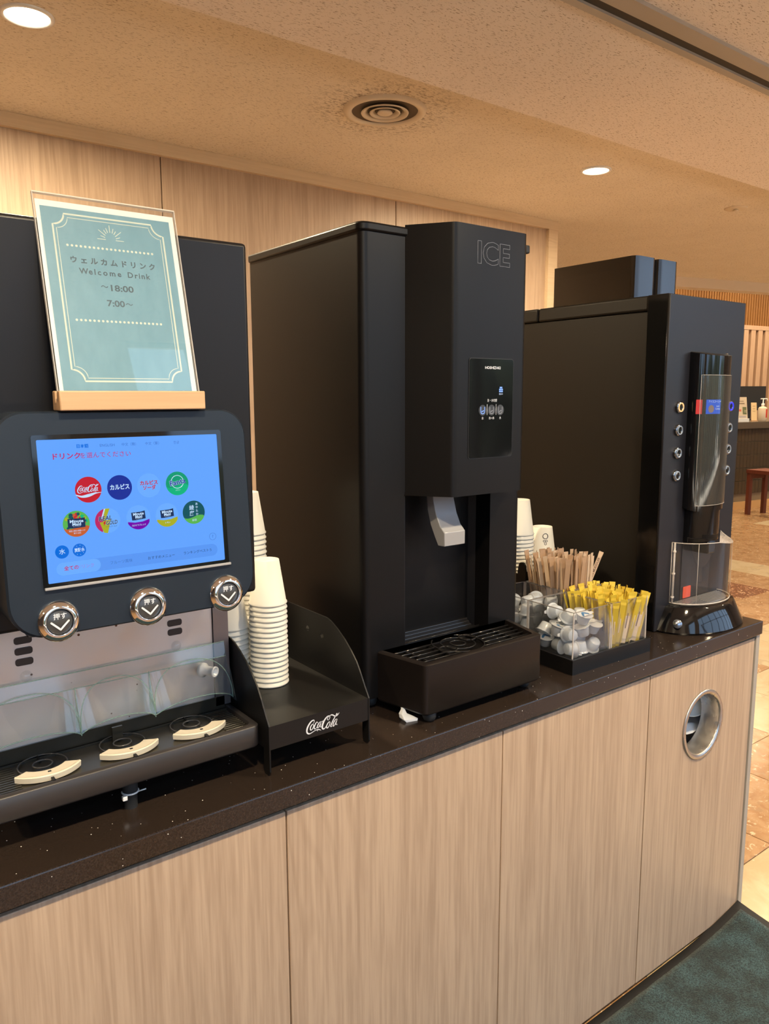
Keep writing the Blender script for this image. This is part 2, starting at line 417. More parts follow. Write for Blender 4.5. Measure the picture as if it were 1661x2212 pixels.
def solo(name, b, mats, label, cat, group=None, kind=None):
    """a thing that is one mesh, origin at its base centre"""
    me = finish(b, name, mats)
    xs = [v.co.x for v in me.vertices]; ys = [v.co.y for v in me.vertices]; zs = [v.co.z for v in me.vertices]
    c = Vector(((min(xs)+max(xs))/2, (min(ys)+max(ys))/2, min(zs)))
    me.transform(Matrix.Translation(-c)); o = bpy.data.objects.new(name, me); C.objects.link(o); o.location = c
    return tag(o, label, cat, group, kind)
def frame(origin, xd, yd):
    x = Vector(xd).normalized(); y = Vector(yd).normalized(); z = x.cross(y)
    M = Matrix((x, y, z)).transposed().to_4x4(); M.translation = Vector(origin); return M
_tc = {}
def text(name, s, size, M, mats, parent, align='CENTER', bold=0.0, width=None, sx=1.0, outline=0, shear=0, label=None, dz=0.0004, skew=0):
    cu = bpy.data.curves.new('t', 'FONT'); cu.body = s; cu.size = size; cu.align_x = align; cu.align_y = 'CENTER'
    cu.offset = bold*size; cu.shear = shear; cu.resolution_u = 3
    if outline: cu.fill_mode = 'NONE'; cu.bevel_depth = outline; cu.bevel_resolution = 0
    ob = bpy.data.objects.new('t', cu); C.objects.link(ob)
    dg = bpy.context.evaluated_depsgraph_get(); dg.update()
    me = bpy.data.meshes.new_from_object(ob.evaluated_get(dg)); bpy.data.objects.remove(ob); bpy.data.curves.remove(cu)
    if len(me.vertices):
        if width:
            xs = [v.co.x for v in me.vertices]; k = width/max(1e-6, max(xs)-min(xs)); sx = k
    me.transform(Matrix.Translation((0, 0, dz)) @ Matrix.Diagonal((sx, 1, 1, 1)))
    off = ROOT.get(parent, Vector((0, 0, 0)))
    me.transform(Matrix.Translation(-off) @ M)
    me.materials.clear(); me.materials.append(mats); me.name = name
    return part(name, me, mats, parent, label)
def at2(M, x, y, rot=0): return M @ Matrix.Translation((x, y, 0)) @ Matrix.Rotation(rot, 4, 'Z')
FRONT = lambda x, y, z: frame((x, y, z), (1, 0, 0), (0, 0, 1))
def rrect(x0, x1, y0, y1, rd, n=6):
    if not isinstance(rd, (list, tuple)): rd = [rd]*4
    out = []
    for (cx, cy, a0, q) in ((x1, y1, 0, rd[0]), (x0, y1, 90, rd[1]), (x0, y0, 180, rd[2]), (x1, y0, 270, rd[3])):
        sx = -1 if cx == x1 else 1; sy = -1 if cy == y1 else 1
        for i in range(n+1):
            a = math.radians(a0+90*i/n); out.append((cx+sx*q+q*math.cos(a), cy+sy*q+q*math.sin(a)))
    return out

COCA = [[(565,470,16),(545,438,24),(485,465,38),(420,540,46),(372,625,50),(352,700,46),(362,752,42),(402,775,34),(450,765,26),(520,725,20),(585,688,18),(640,672,26),(690,668,24),(745,686,6)],
 [(640,690,26),(643,712,8)],[(562,455,18),(548,500,12),(515,535,10)],
 [(540,540,14),(500,545,26),(455,610,34),(448,672,30),(480,680,24),(520,630,24),(540,560,22),(520,530,10)],
 [(655,500,22),(630,480,16),(590,530,32),(556,610,34),(560,652,28),(600,640,18),(640,590,8)],
 [(752,475,14),(715,480,18),(660,550,34),(640,610,30),(662,625,22),(705,560,20),(752,465,26),(722,560,26),(715,605,20),(755,590,10)],
 [(775,472,20),(818,440,20)],
 [(945,430,16),(922,415,20),(935,365,18),(985,325,22),(992,365,20),(960,425,12)],
 [(1000,315,18),(930,335,26),(858,410,44),(800,510,56),(775,600,52),(795,650,40),(840,640,26),(885,580,16)],
 [(985,325,14),(1035,298,30),(1080,302,32),(1130,325,34),(1185,315,30),(1235,270,20),(1262,230,6)],
 [(985,470,14),(950,490,26),(905,560,34),(895,615,30),(925,625,24),(970,570,24),(995,490,20),(975,465,10)],
 [(1150,330,18),(1175,280,20),(1195,255,16),(1200,275,14),(1150,330,26),(1080,440,34),(1025,550,34),(1015,592,26),(1050,585,12)],
 [(1200,400,14),(1160,405,18),(1110,470,32),(1078,550,30),(1095,580,22),(1140,520,18),(1200,395,24),(1165,500,26),(1160,545,20),(1195,520,10)],
 [(1196,545,22),(1200,543,22)]]
def coca(b, M, wd, z=0.0):
    """script lettering, wd = overall width, centred on M's origin"""
    k = wd/920.0
    for st in COCA:
        b.ribbon([((p[0]-800)*k, (520-p[1]-0.28*(p[0]-800))*k, p[2]*k*0.86) for p in st], M, z)
    return b

# ================================================================== the room
b = MB(); b.box(-5.2, 17, -4.2, 9.2, -0.2, -0.004)
tag(part('floor', b, grout_m), 'warm marble tile floor of the lobby', kind='structure'); floor = bpy.data.objects['floor']
TX, TY, TS = 2.489, 1.134, 0.4285
def tile_kind(i, j):
    if i == 9: return tile_p
    if (i, j) == (7, 4): return tile_b
    if (i, j) in ((4, 2), (5, 2), (-1, -1), (-2, -1), (-1, -2), (0, -2)): return tile_p
    h = random.random()
    return tile_p if h < 0.10 else tile_o
tm = {}
def tile_mesh(mm):
    if mm not in tm:
        q = MB(); g = 0.0016; q.box(g, TS-g, g, TS-g, -0.004, 0.0, bev=0.0008, seg=1); tm[mm] = finish(q, 'tile', mm)
    return tm[mm]
I0, I1, J0, J1 = -2, 16, -3, 11
cabx = 2.09
for i in range(I0, I1):
    for j in range(J0, J1):
        o = bpy.data.objects.new('tile', tile_mesh(tile_kind(i, j))); C.objects.link(o); o.parent = floor
        o.location = (TX+i*TS, TY+j*TS, 0)
b = MB()
for i in range(-17, 33):
    for j in range(-12, 18):
        if I0 <= i < I1 and J0 <= j < J1: continue
        x0, y0 = TX+i*TS+.0016, TY+j*TS+.0016
        if x0 < -5 or x0 > 16.5 or y0 < -4 or y0 > 9: continue
        b.box(x0, x0+TS-.0032, y0, y0+TS-.0032, -0.004, 0)
part('tile_field', b, tile_o, floor, kind='stuff')

ZN, ZF, YS = 2.37, 2.45, 1.775  # step between the boards shaped to draw the daylight line
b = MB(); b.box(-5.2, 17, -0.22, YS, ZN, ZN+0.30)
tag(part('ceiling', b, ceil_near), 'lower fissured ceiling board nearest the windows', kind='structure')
b = MB(); fs = lambda x: 3.675-0.2453*(x-5.8)
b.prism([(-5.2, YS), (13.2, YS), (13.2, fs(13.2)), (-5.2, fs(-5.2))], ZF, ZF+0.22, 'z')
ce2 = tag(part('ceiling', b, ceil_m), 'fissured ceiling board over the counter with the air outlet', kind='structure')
b = MB(); b.prism([(-5.2, fs(-5.2)), (13.2, fs(13.2)), (13.2, fs(13.2)+.12), (-5.2, fs(-5.2)+.12)], 2.372, 3.9, 'z')
tag(part('trim_1', b, wallp), 'cream fascia where the low ceiling ends', kind='structure')
b = MB(); b.box(-5.2, 17, 1.0, 9.2, 3.9, 4.0); tag(part('ceiling', b, wallp), 'high ceiling over the reception', kind='structure')
b = MB(); b.box(-5.2, 17, -4.2, -0.22, 5.2, 5.3); b.box(-5.2, 17, -0.22, -0.12, 2.67, 5.3)
tag(part('ceiling', b, wallp), 'high ceiling beside the tall windows', kind='structure')
b = MB(); b.box(-5.3, -5.2, -4.2, 9.2, 0, 5.3); tag(part('wall_left', b, mat('dark_wood_wall', (.10, .065, .04), .6)), 'dark wall at the left end', kind='structure')
b = MB(); b.box(17, 17.1, -4.2, 9.2, 0, 5.3); tag(part('wall_right', b, wallp), 'cream wall at the right end', kind='structure')
b = MB(); b.box(-5.2, 17, 9.2, 9.3, 0, 4.0); tag(part('wall_back', b, wallp), 'cream wall behind the reception', kind='structure')
b = MB(); b.box(-5.2, 17, -4.2, -4.0, 0, 0.45); b.box(-5.2, 17, -4.2, -4.0, 4.8, 5.3); b.box(-5.2, -3, -4.2, -4.0, 0.45, 4.8); b.box(12, 17, -4.2, -4.0, 0.45, 4.8)
tag(part('wall_front', b, wallp), 'wall with tall windows behind the viewer', kind='structure')
win = MB()
for k in range(11): win.box(-3+k*1.5-.03, -3+k*1.5+.03, -4.12, -4.02, 0.45, 4.8)
for z in (0.47, 2.2, 3.5, 4.78): win.box(-3, 12, -4.11, -4.03, z-.025, z+.025)
tag(part('window_1', win, track_d), 'tall dark framed windows', kind='structure')
b = MB(); b.box(1.45, 2.15, -3.9, -3.4, 0, 5.2)
tag(part('wall_pillar', b, wallp), 'cream pillar in front of the tall windows', kind='structure')
# unseen ground and hedge added outside to bounce daylight and cover low sky
b = MB(); b.box(-20, 30, -30, -4.3, -0.4, -0.2)
tag(part('terrace', b, mat('bounce_terrace', (0.55, 0.49, 0.42), 0.9)), 'pale terrace added unseen outside the windows to bounce daylight', kind='structure')
b = MB()
for k in range(26):
    x = -14+k*1.5+random.uniform(-.4, .4); h = random.uniform(1.6, 3.0)
    b.lathe([(0.0, -0.2), (0.9, 0.1), (1.15, h*0.5), (0.8, h*0.85), (0, h)], 9, (x, -11+random.uniform(-1, 1), 0))
tag(part('sky_cover_hedge', b, mat('hedge_green', (0.012, 0.022, 0.012), 0.9)), 'unseen hedge added outside the windows to cover the low sky', kind='structure')

# track in the near ceiling
YK = 0.958
tr = thing('ceiling_track', (1.9, 1.2, ZN-0.012), 'grey metal partition track with a dark slot across the ceiling', 'track')
b = MB(); b.box(-5, 16, 1.212, 1.234, ZN-0.009, ZN); b.box(-5, 16, 1.136, 1.182, ZN-0.009, ZN)
part('rail', b, track_m, tr)
b = MB(); b.box(-5, 16, 1.182, 1.212, ZN-0.003, ZN); part('slot', b, track_d, tr)
# air outlet
av = thing('air_outlet', (1.66, 2.19, ZF), 'round beige ceiling air outlet with concentric rings and soot around it', 'vent')
v0 = (1.66, 2.19, ZF)
part('flange', MB().lathe([(0.140, 0), (0.137, -0.010), (0.125, -0.013), (0.112, -0.008), (0.110, 0.0)], 48, v0), ventm, av)
part('throat', MB().lathe([(0.111, -0.004), (0.098, -0.001), (0.0, -0.0005)], 40, v0), ventd, av)
part('outer_ring', MB().lathe([(0.080, -0.010), (0.078, -0.014), (0.074, -0.012), (0.058, -0.003), (0.060, -0.002), (0.079, -0.009)], 40, v0), ventm, av)
part('inner_ring', MB().lathe([(0.052, -0.010), (0.050, -0.013), (0.047, -0.011), (0.034, -0.003), (0.036, -0.002), (0.051, -0.009)], 36, v0), ventm, av)
part('centre_cap', MB().lathe([(0.0, -0.013), (0.022, -0.013), (0.026, -0.010), (0.020, -0.002), (0, -0.002)], 28, v0), ventm, av)
def downlight(x, y, z, label, power, spread=150):
    t = thing('downlight', (x, y, z), label, 'ceiling light', 'ceiling downlights')
    part('trim_ring', MB().lathe([(0.064, 0), (0.064, -0.004), (0.055, -0.006), (0.052, 0.0)], 32, (x, y, z)), whitepl, t)
    part('lens', MB().lathe([(0.054, -0.002), (0.030, -0.007), (0, -0.008)], 28, (x, y, z)), lens_m, t)
    lamp(t, 0, 0, -0.013, power, 0.050, spread=spread)
downlight(0.55, 2.21, ZF, 'lit round downlight at the left end of the ceiling, above the drink sign', LAMP_W*2.0, 175)
downlight(2.80, 2.21, ZF, 'lit round downlight in the ceiling between the air outlet and the sprinkler plate', LAMP_W*1.7, 175)
for k, (x, y, z) in enumerate([(-1.7, 2.21, ZF), (5.05, 2.21, ZF), (7.3, 2.21, ZF), (-1.2, 0.25, ZN), (0.2, 0.25, ZN), (1.5, 0.25, ZN), (2.8, 0.25, ZN), (4.2, 0.4, ZN), (5.9, 0.4, ZN), (7.8, 0.4, ZN),
                               (-1, 4.2, ZF), (1.6, 4.0, ZF), (2.2, 4.3, ZF)]):  # unseen downlights: counter row follows its shadows, others added for warm bounce
    downlight(x, y, z, 'lit unseen round downlight, %s' % ['left of the drink sign', 'beyond the sprinkler plate', 'towards the reception', 'above the viewer, far left', 'right above the viewer', 'in front of the ice machine', 'in front of the coffee machine', 'in front of the counter end', 'over the open floor', 'near the right wall', 'behind the partition, left', 'behind the partition, middle', 'behind the partition end'][k], LAMP_W)
for k, (x, y) in enumerate([(7.6, 4.6), (9.4, 4.3), (9.6, 6.0), (11.3, 5.6), (11.5, 3.6), (12.8, 5.2)]):  # unseen lobby lamps added to brighten the reception and its bounce
    downlight(x, y, 3.9, 'added unseen downlight in the high reception ceiling, %s' % ['over the hall floor', 'in front of the desk', 'over the desk end', 'over the slat wall', 'far right', 'over the slat wall end'][k], LAMP_W*2.0)
sp = thing('sprinkler_plate', (3.93, 2.21, ZF), 'small flat round sprinkler plate in the ceiling, right of the downlight', 'sprinkler')
part('cover_plate', MB().lathe([(0, -0.006), (0.050, -0.006), (0.055, -0.003), (0.056, 0), (0, 0)], 32, (3.93, 2.21, ZF)), ventm, sp)
part('head', MB().lathe([(0, -0.016), (0.012, -0.016), (0.015, -0.012), (0.009, -0.006), (0, -0.006)], 16, (3.93, 2.21, ZF)), ventm, sp)

# panelled wall behind the counter
YP = 2.97
pt = tag(part('wall_panelled', MB().box(-5.2, 3.36, YP+0.012, YP+0.12, 0, ZF), wallp), 'wood panelled wall behind the counter', kind='structure')
for x0, x1 in ((-4.472, -3.345), (-3.341, -2.214), (-2.210, -1.083), (-1.079, 0.048), (0.052, 1.181), (1.185, 2.312), (2.316, 3.357)):
    o = part('panel', MB().box(x0, x1, YP, YP+0.012, 0.0, 2.405), oak, pt); bevel(o, .0015)
part('joint', MB().box(-4.5, 3.35, YP+0.0112, YP+0.0121, 0, 2.40), track_d, pt)
o = tag(part('trim_2', MB().box(-5.2, 3.430, YP-0.020, YP+0.14, 2.403, ZF-.0005), oak_trim), 'pale wooden cornice along the top of the panelled wall', kind='structure')
o = tag(part('trim_3', MB().box(3.357, 3.430, YP-0.020, YP+0.14, 0, 2.403), oak_trim), 'pale wooden post at the end of the panelled wall', kind='structure')
YP = 1.72

# ================================================================== counter
ZC, YF = 0.88, 1.021
wt = part('worktop', MB().box(-1.4, 2.090, YF, YP-.014, ZC-0.038, ZC, bev=0.0025, seg=2), quartz_m)
for p_ in wt.data.polygons: pass
me = wt.data; me.transform(Matrix.Translation((0, 0, -ZC))); wt.location = (0, 0, ZC)
tag(wt, 'long dark brown speckled stone worktop on the wooden cabinets', 'worktop')
doors = [(-0.425, 0.0735, 'far left wooden cabinet, mostly out of the picture'), (0.0765, 0.5735, 'wooden cabinet below the drink dispenser, cut by the left picture edge'),
         (0.5765, 1.0745, 'wooden cabinet below the cup rack and the ice machine'), (1.0775, 1.5765, 'wooden cabinet below the acrylic boxes, left of the one with the round hole'),
         (1.5795, 2.068, 'rightmost wooden cabinet with a round steel waste hole in its door')]
hx, hz, hr = 1.8243, 0.6452, 0.088
for k, (x0, x1, lb) in enumerate(doors):
    t = thing('cabinet', ((x0+x1)/2, 1.4, 0.0), lb, 'cabinet')
    b = MB(); b.box(x0-.0013, x1+.0013, YF+0.04, YF+0.044, 0.02, ZC-.045) if False else None
    if k < 4:
        part('carcass', MB().box(x0, x1, YF+0.032, YP-.014, 0.004, ZC-.0385), endpanel, t)
        o = part('door', MB().box(x0, x1, YF+0.010, YF+0.029, 0.010, 0.832), oak, t); bevel(o, 0.0012)
    else:
        bb = MB(); bb.box(x0, x1, YP-.03, YP-.015, .004, ZC-.0385); bb.box(x0, x0+.018, YF+.032, YP-.03, .004, ZC-.0385); bb.box(x1-.018, x1, YF+.032, YP-.03, .004, ZC-.0385)
        bb.box(x0+.018, x1-.018, YF+.032, YP-.03, .004, .02); bb.box(x0+.018, x1-.018, YF+.032, YP-.03, ZC-.055, ZC-.0385)
        part('carcass', bb, mat('white_melamine', (.80, .80, .78), .5), t)
        # door with a round hole: build quads between circle and rectangle
        bb = MB(); n = 64
        def edgept(a):
            c_, s_ = math.cos(a), math.sin(a); ts = []
            if c_ > 1e-9: ts.append((x1-hx)/c_)
            if c_ < -1e-9: ts.append((x0-hx)/c_)
            if s_ > 1e-9: ts.append((0.832-hz)/s_)
            if s_ < -1e-9: ts.append((0.010-hz)/s_)
            q = min(ts); return (hx+q*c_, hz+q*s_)
        angs = sorted([2*PI*i/n for i in range(n)]+[math.atan2(zz-hz, xx-hx) % (2*PI) for xx in (x0, x1) for zz in (0.010, 0.832)])
        ci = [(hx+hr*math.cos(a), hz+hr*math.sin(a)) for a in angs]; ou = [edgept(a) for a in angs]
        for y in (YF+.010, YF+.029): bb.strip([(p[0], y, p[1]) for p in ci], [(p[0], y, p[1]) for p in ou], True, False)
        bb.strip([(p[0], YF+.010, p[1]) for p in ou], [(p[0], YF+.029, p[1]) for p in ou], True, False)
        bb.strip([(p[0], YF+.010, p[1]) for p in ci], [(p[0], YF+.029, p[1]) for p in ci], True, False)
        bmesh.ops.remove_doubles(bb.bm, verts=bb.bm.verts, dist=1e-5)
        dr = part('door', bb, oak, t)
        MX = Matrix.Rotation(PI/2, 4, 'X')
        rb = MB().lathe([(0.0805, -0.052), (0.0805, -0.002), (0.083, 0.003), (0.092, 0.004), (0.0945, 0.002), (0.0945, -0.0005), (0.0875, -0.0005), (0.0875, -0.03), (0.083, -0.052), (0.0805, -0.052)], 64, (hx, YF+.0095, hz), M=MX)
        part('waste_ring', rb, brushed, dr)
part_end = MB().box(2.0705, 2.0885, YF+0.006, YP-.016, 0.004, ZC-.0385)
ep = solo('end_panel', part_end, endpanel, 'grey beige end panel closing the right end of the counter', 'panel')

# waste behind the round hole
def waste_cup(x, y, z, k, lb):
    b = MB(); b.lathe([(.046*k, 0), (.043*k, .089*k), (.0405*k, .089*k), (.0400*k, .084*k), (0, .084*k)], 36)
    me = finish(b, 'used_paper_cup', mat('used_cup_paper', (.85, .88, .85), .6)); o = bpy.data.objects.new('used_paper_cup', me); C.objects.link(o)
    dq = Vector((-.82, -.52, .22)).to_track_quat('Z', 'Y').to_matrix().to_4x4(); o.matrix_world = Matrix.Translation(Vector((x, y, z))-dq.col[2].xyz*.089*k) @ dq
    return tag(o, lb, 'cup')
waste_cup(1.900, 1.112, .668, 1.1, 'large used paper cup lying on its side inside the round waste hole')
waste_cup(1.842, 1.118, .628, .70, 'smaller used paper cup beside the large one inside the round waste hole')
b = MB(); rows = []
for j_ in range(9):
    y = 1.108+.020*j_; rows.append([Vector((1.68+.028*i_, y-.02, .588+.10*(y-1.10)+.006*math.sin(i_*1.7+j_)+.005*math.sin(j_*2.3-i_*.9))) for i_ in range(13)])
for a_, c_ in zip(rows, rows[1:]): b.strip(a_, c_)
bmesh.ops.remove_doubles(b.bm, verts=b.bm.verts, dist=1e-5)
solo('crumpled_paper', b, mat('crumpled_white_paper', (0.85, 0.88, 0.92), 0.6), 'crumpled white paper lying under the cups inside the round waste hole', 'paper')

# floor mat with one curled corner
mt = thing('floor_mat', (1.2, 0.5, 0.0), 'dark teal entrance mat with black rubber edge and curled corner beside the cabinets', 'mat')
def matz(x, y):
    q = max(0, 1-math.hypot(2.070-x, 1.029-y)/0.30); return 0.03*q*q
def matgrid(x0, x1, y0, y1, z, nx, ny, thick=0.004, jit=0):
    b = MB(); R = []
    for j in range(ny+1):
        y = y0+(y1-y0)*j/ny; R.append([b.bm.verts.new((x0+(x1-x0)*i/nx, y, z+matz(x0+(x1-x0)*i/nx, y)+random.uniform(0, jit))) for i in range(nx+1)])
    for j in range(ny):
        for i in range(nx):
            fc = b._f([R[j][i], R[j][i+1], R[j+1][i+1], R[j+1][i]])
            if fc: fc.smooth = True
    return b
o = part('rubber_backing', matgrid(-0.6, 2.070, 0.05, 1.029, 0.0022, 70, 30), rubber, mt, fix=False)
md = o.modifiers.new('th', 'SOLIDIFY'); md.thickness = 0.002; md.offset = 1
o = part('pile', matgrid(-0.575, 2.043, 0.075, 1.005, 0.0075, 180, 70, jit=0.0022), pile_m, mt, fix=False)
md = o.modifiers.new('th', 'SOLIDIFY'); md.thickness = 0.003; md.offset = -1

# ================================================================== drink dispenser
XL, XR, YB = 0.152, 0.562, 1.087
dd = thing('drink_dispenser', (0.357, 1.35, ZC), 'black touchscreen drink dispenser with three chrome push buttons and a long drip tray', 'drink dispenser')
o = part('upper_housing', MB().box(XL, XR, YB, 1.62, 1.191, 1.7295), char, dd); bevel(o, 0.006, 3)
o = part('lower_housing', MB().box(XL, XR-.002, 1.206, 1.62, 0.905, 1.191), char, dd)
o = part('back_sheet', MB().box(XL+.002, 0.533, 1.2, 1.2055, 0.968, 1.191), stainless, dd, 'stainless steel sheet behind the nozzles')
o = part('side_strip', MB().box(0.534, 0.5615, 1.1965, 1.2055, 0.968, 1.191), steel('dull_steel', (0.24, 0.21, 0.21), 0.4, False), dd)
for x in (0.229, 0.4620):
    zz = [1.1460, 1.1295, 1.1130] if x < .3 else [1.1300, 1.1145]
    for z in zz:
        part('slot', MB().prism(rrect(x-.0125+.005, x+.0125+.005, z-.0055, z+.0055, .004, 4), 1.1992, 1.2004), mat('brown_slot', (.03, .02, .018), .5) if 'brown_slot' not in bpy.data.materials else bpy.data.materials['brown_slot'], dd)
    part('clear_knob', MB().lathe([(0.0, 0.007), (0.006, 0.006), (0.009, 0.0)], 16, (x+.006, 1.2, 1.0900), M=Matrix.Rotation(PI/2, 4, 'X')), guard_m, dd)
# nozzle housings above, under the head
for x in (0.241, 0.357, 0.4735):
    part('nozzle', MB().lathe([(0.016, 1.191), (0.016, 1.175), (0.011, 1.165), (0.008, 1.165), (0.008, 1.19)], 20, (x, 1.15, 0)), gloss, dd)
# feet
for x in (XL+.03, XR-.035):
    for y in (1.23, 1.58):
        part('foot', MB().lathe([(0, 0.907), (0.014, 0.907), (0.014, 0.885), (0.017, 0.88), (0, 0.88)], 16, (x, y, 0)), rubber, dd)
# bezel
sy = 0.0765
BZ = frame((0, 1.01, 1.2689), (1, 0, 0), (0, sy, 1))      # x = world x, y = up the slope from the screen's lower edge
bx0, bx1, bz0, bz1 = 0.182, 0.5165, -0.0675, 0.2150
pts = rrect(bx0, bx1, bz0, bz1, [.036, .036, .044, .044], 8)
b = MB(); fr_ = [BZ @ Vector((p[0], p[1], 0.0)) for p in pts]
cx_, cy_ = (bx0+bx1)/2, (bz0+bz1)/2
ins = [BZ @ Vector((cx_+(p[0]-cx_)*0.985, cy_+(p[1]-cy_)*0.985, 0.003)) for p in pts]
back = [Vector((q.x, 1.0885, q.z)) for q in fr_]
b.loft([back, fr_, ins], cap=True, smooth=False)
bezel = part('screen_housing', b, bezel_m, dd, 'blue black rounded screen housing'); bezel.data.set_sharp_from_angle(angle=math.radians(30))
sx0, sx1, sz1 = 0.2305, 0.4708, 0.1800
b = MB(); fr_o = rrect(sx0-.006, sx1+.006, -0.006, sz1+.006, .003, 3); fr_i = rrect(sx0, sx1, 0, sz1, .0015, 3)
b.loft([[BZ @ Vector((p[0], p[1], h)) for p in q] for q, h in ((fr_o, .0030), (fr_o, .0050), (fr_i, .0050), (fr_i, .0036))], cap=False, smooth=False)
part('screen_frame', b, gloss, bezel)
part('screen_ledge', MB().box(sx0-.005, sx1+.008, -0.008, -0.0045, .0032, .0075, M=BZ, bev=.0008), greypl, bezel)
scr_col = emi('screen_blue', (0.115, 0.36, 1.0), 1.0, 0.3)
scr = part('screen', MB().box(sx0, sx1, 0, sz1, .0032, .0040, M=BZ), scr_col, dd, 'lit light blue touchscreen with drink icons')
e_red = emi('screen_red', (0.55, 0.012, 0.03), 1); e_navy = emi('screen_navy', (0.008, 0.03, 0.32), 1); e_pale = emi('screen_pale', (0.145, 0.41, 1.0), 1)
e_green = emi('screen_green', (0.0, 0.32, 0.16), 1); e_lgreen = emi('screen_light_green', (0.0, 0.45, 0.20), 1); e_dgreen = emi('screen_dark_green', (0.004, 0.085, 0.11), 1)
e_white = emi('screen_white', (0.55, 0.75, 1.0), 1); e_ink = emi('screen_ink', (0.01, 0.03, 0.10), 1); e_grey = emi('screen_grey', (0.05, 0.17, 0.55), 1)
e_orange = emi('screen_orange', (0.55, 0.11, 0.03), 1); e_olive = emi('screen_olive', (0.40, 0.42, 0.02), 1); e_purple = emi('screen_purple', (0.17, 0.0, 0.40), 1)
e_blue = emi('screen_mid_blue', (0.0, 0.15, 0.72), 1); e_yg = emi('screen_yellow_green', (0.10, 0.45, 0.08), 1); e_pink = emi('screen_pink_red', (0.50, 0.02, 0.13), 1); e_teal = emi('screen_teal', (0.0, 0.28, 0.22), 1)
SC = BZ @ Matrix.Translation((0, 0, 0.0042))
def disc_part(x, y, rr, m_, dz=0.0, nm='icon'):
    return part(nm, MB().disc(x, y, rr, SC, dz), m_, scr, fix=False)
def poly_part(pts, m_, dz, nm='icon_shape'): return part(nm, MB().poly(pts, SC, dz), m_, scr, fix=False)
def seg(x, y, rr, y0f, wav=0.0, top=False, n=24):
    """part of a disc below the wavy line y0f*rr"""
    a0 = math.asin(max(-1, min(1, y0f))); pts = []
    for i in range(n+1):
        a = (PI-a0)+(PI+2*a0)*i/n; pts.append((x+rr*math.cos(a), y+rr*math.sin(a)))
    w0 = math.cos(a0)*rr
    for i in range(1, 12):
        t = 1-2*i/12; pts.append((x+w0*t, y+y0f*rr+wav*rr*math.sin(t*2.6)))
    return pts
def stext(s, x, y, size, m_, bold=0.0, width=None, rot=0, dz=0.0006, align='CENTER', shear=0):
    return text('lettering', s, size, at2(SC, x, y, rot), m_, scr, align=align, bold=bold, width=width, dz=dz, shear=shear)
R1 = 0.0163
disc_part(.2885, .1145, R1+.0004, e_red)
b = MB(); coca(b, SC @ Matrix.Translation((.2883, .1158, 0)) @ Matrix.Rotation(math.radians(3), 4, 'Z'), 0.0275, .0006); part('lettering', b, e_white, scr, fix=False)
b = MB(); b.ribbon([(.2730, .1085, .0012), (.2800, .1060, .0024), (.2885, .1066, .0026), (.2970, .1093, .0014), (.3045, .1100, .0005)], SC, .0007); b.ribbon([(.2726, .1088, .0008), (.279, .1068, .0012), (.288, .1085, .001), (.298, .1105, .0006)], SC, .0007); part('white_swirl', b, e_white, scr, fix=False)
disc_part(.3287, .1144, R1, e_navy); stext('カルピス', .3287, .1146, .0078, e_white, .03, .0255)
disc_part(.3680, .1143, R1-.0002, e_pale); stext('カルピス', .3680, .1176, .0066, e_red, .03, .0245); stext('ソーダ', .3680, .1110, .0064, e_red, .03, .0175)
disc_part(.4078, .1142, R1, e_green); poly_part(seg(.4078, .1142, R1, -.22, .12), e_lgreen, .0003)
part('icon_ring', MB().ring(.0088, .0004, SC @ Vector((.4078, .1165, .0006)), M=Matrix.Rotation(PI/2-.0764, 4, 'X')), e_white, scr)
stext('Fanta', .4078, .1158, .0096, e_white, .045, .0228, .16, .0008); stext('Fanta', .4078, .1158, .0096, e_navy, .02, .0225, .16, .0012); stext('メロン', .4078, .1050, .0024, e_white, 0, None)
# fruit and vegetable icon
cxm, cym = .2703, .0722
disc_part(cxm, cym, R1+.0004, e_yg)
random.seed(3)
for k in range(22):
    a = random.uniform(0.1, PI-.1) if k < 15 else random.uniform(0, 2*PI); q = random.uniform(.45, .84)*R1
    disc_part(cxm+q*math.cos(a), cym+q*math.sin(a), random.uniform(.0014, .0026), random.choice([e_orange, e_olive, e_lgreen, e_red, e_dgreen]), .0002+k*.00001, 'icon_shape')
poly_part(seg(cxm, cym, R1+.0003, -.28, .1), e_orange, .0005)
def mm(x, y, sub=None, col=None, sw=.0185, sh=.0105, rot=.06):
    M_ = at2(SC, x, y, rot); part('icon_plate', MB().poly([(-sw/2, -sh/2), (-sw*.2, -sh/2-.0004), (sw/2, -sh/2+.0002), (sw/2, sh/2+.0004), (sw*.2, sh/2-.0004), (-sw/2, sh/2)], M_, .0007), e_ink, scr, fix=False)
    for s, yy, ww in (('Minute', .0023, .78), ('Maid', -.0016, .50), ('ミニッツメイド', -.0043, .42)):
        text('lettering', s, .0052 if yy > -.004 else .0016, M_ @ Matrix.Translation((0, yy, 0)), e_white, scr, bold=.03 if yy > -.004 else 0, width=sw*ww, dz=.0010)
mm(cxm, cym+.001, sw=.0215, sh=.0122, rot=0.0)
stext('野菜と果実の菜園レシピ', cxm, cym-.0090, .0025, e_white, 0, .020, 0, .0012); stext('果汁100%', cxm, cym-.0120, .0022, e_white, 0, None, 0, .0012)
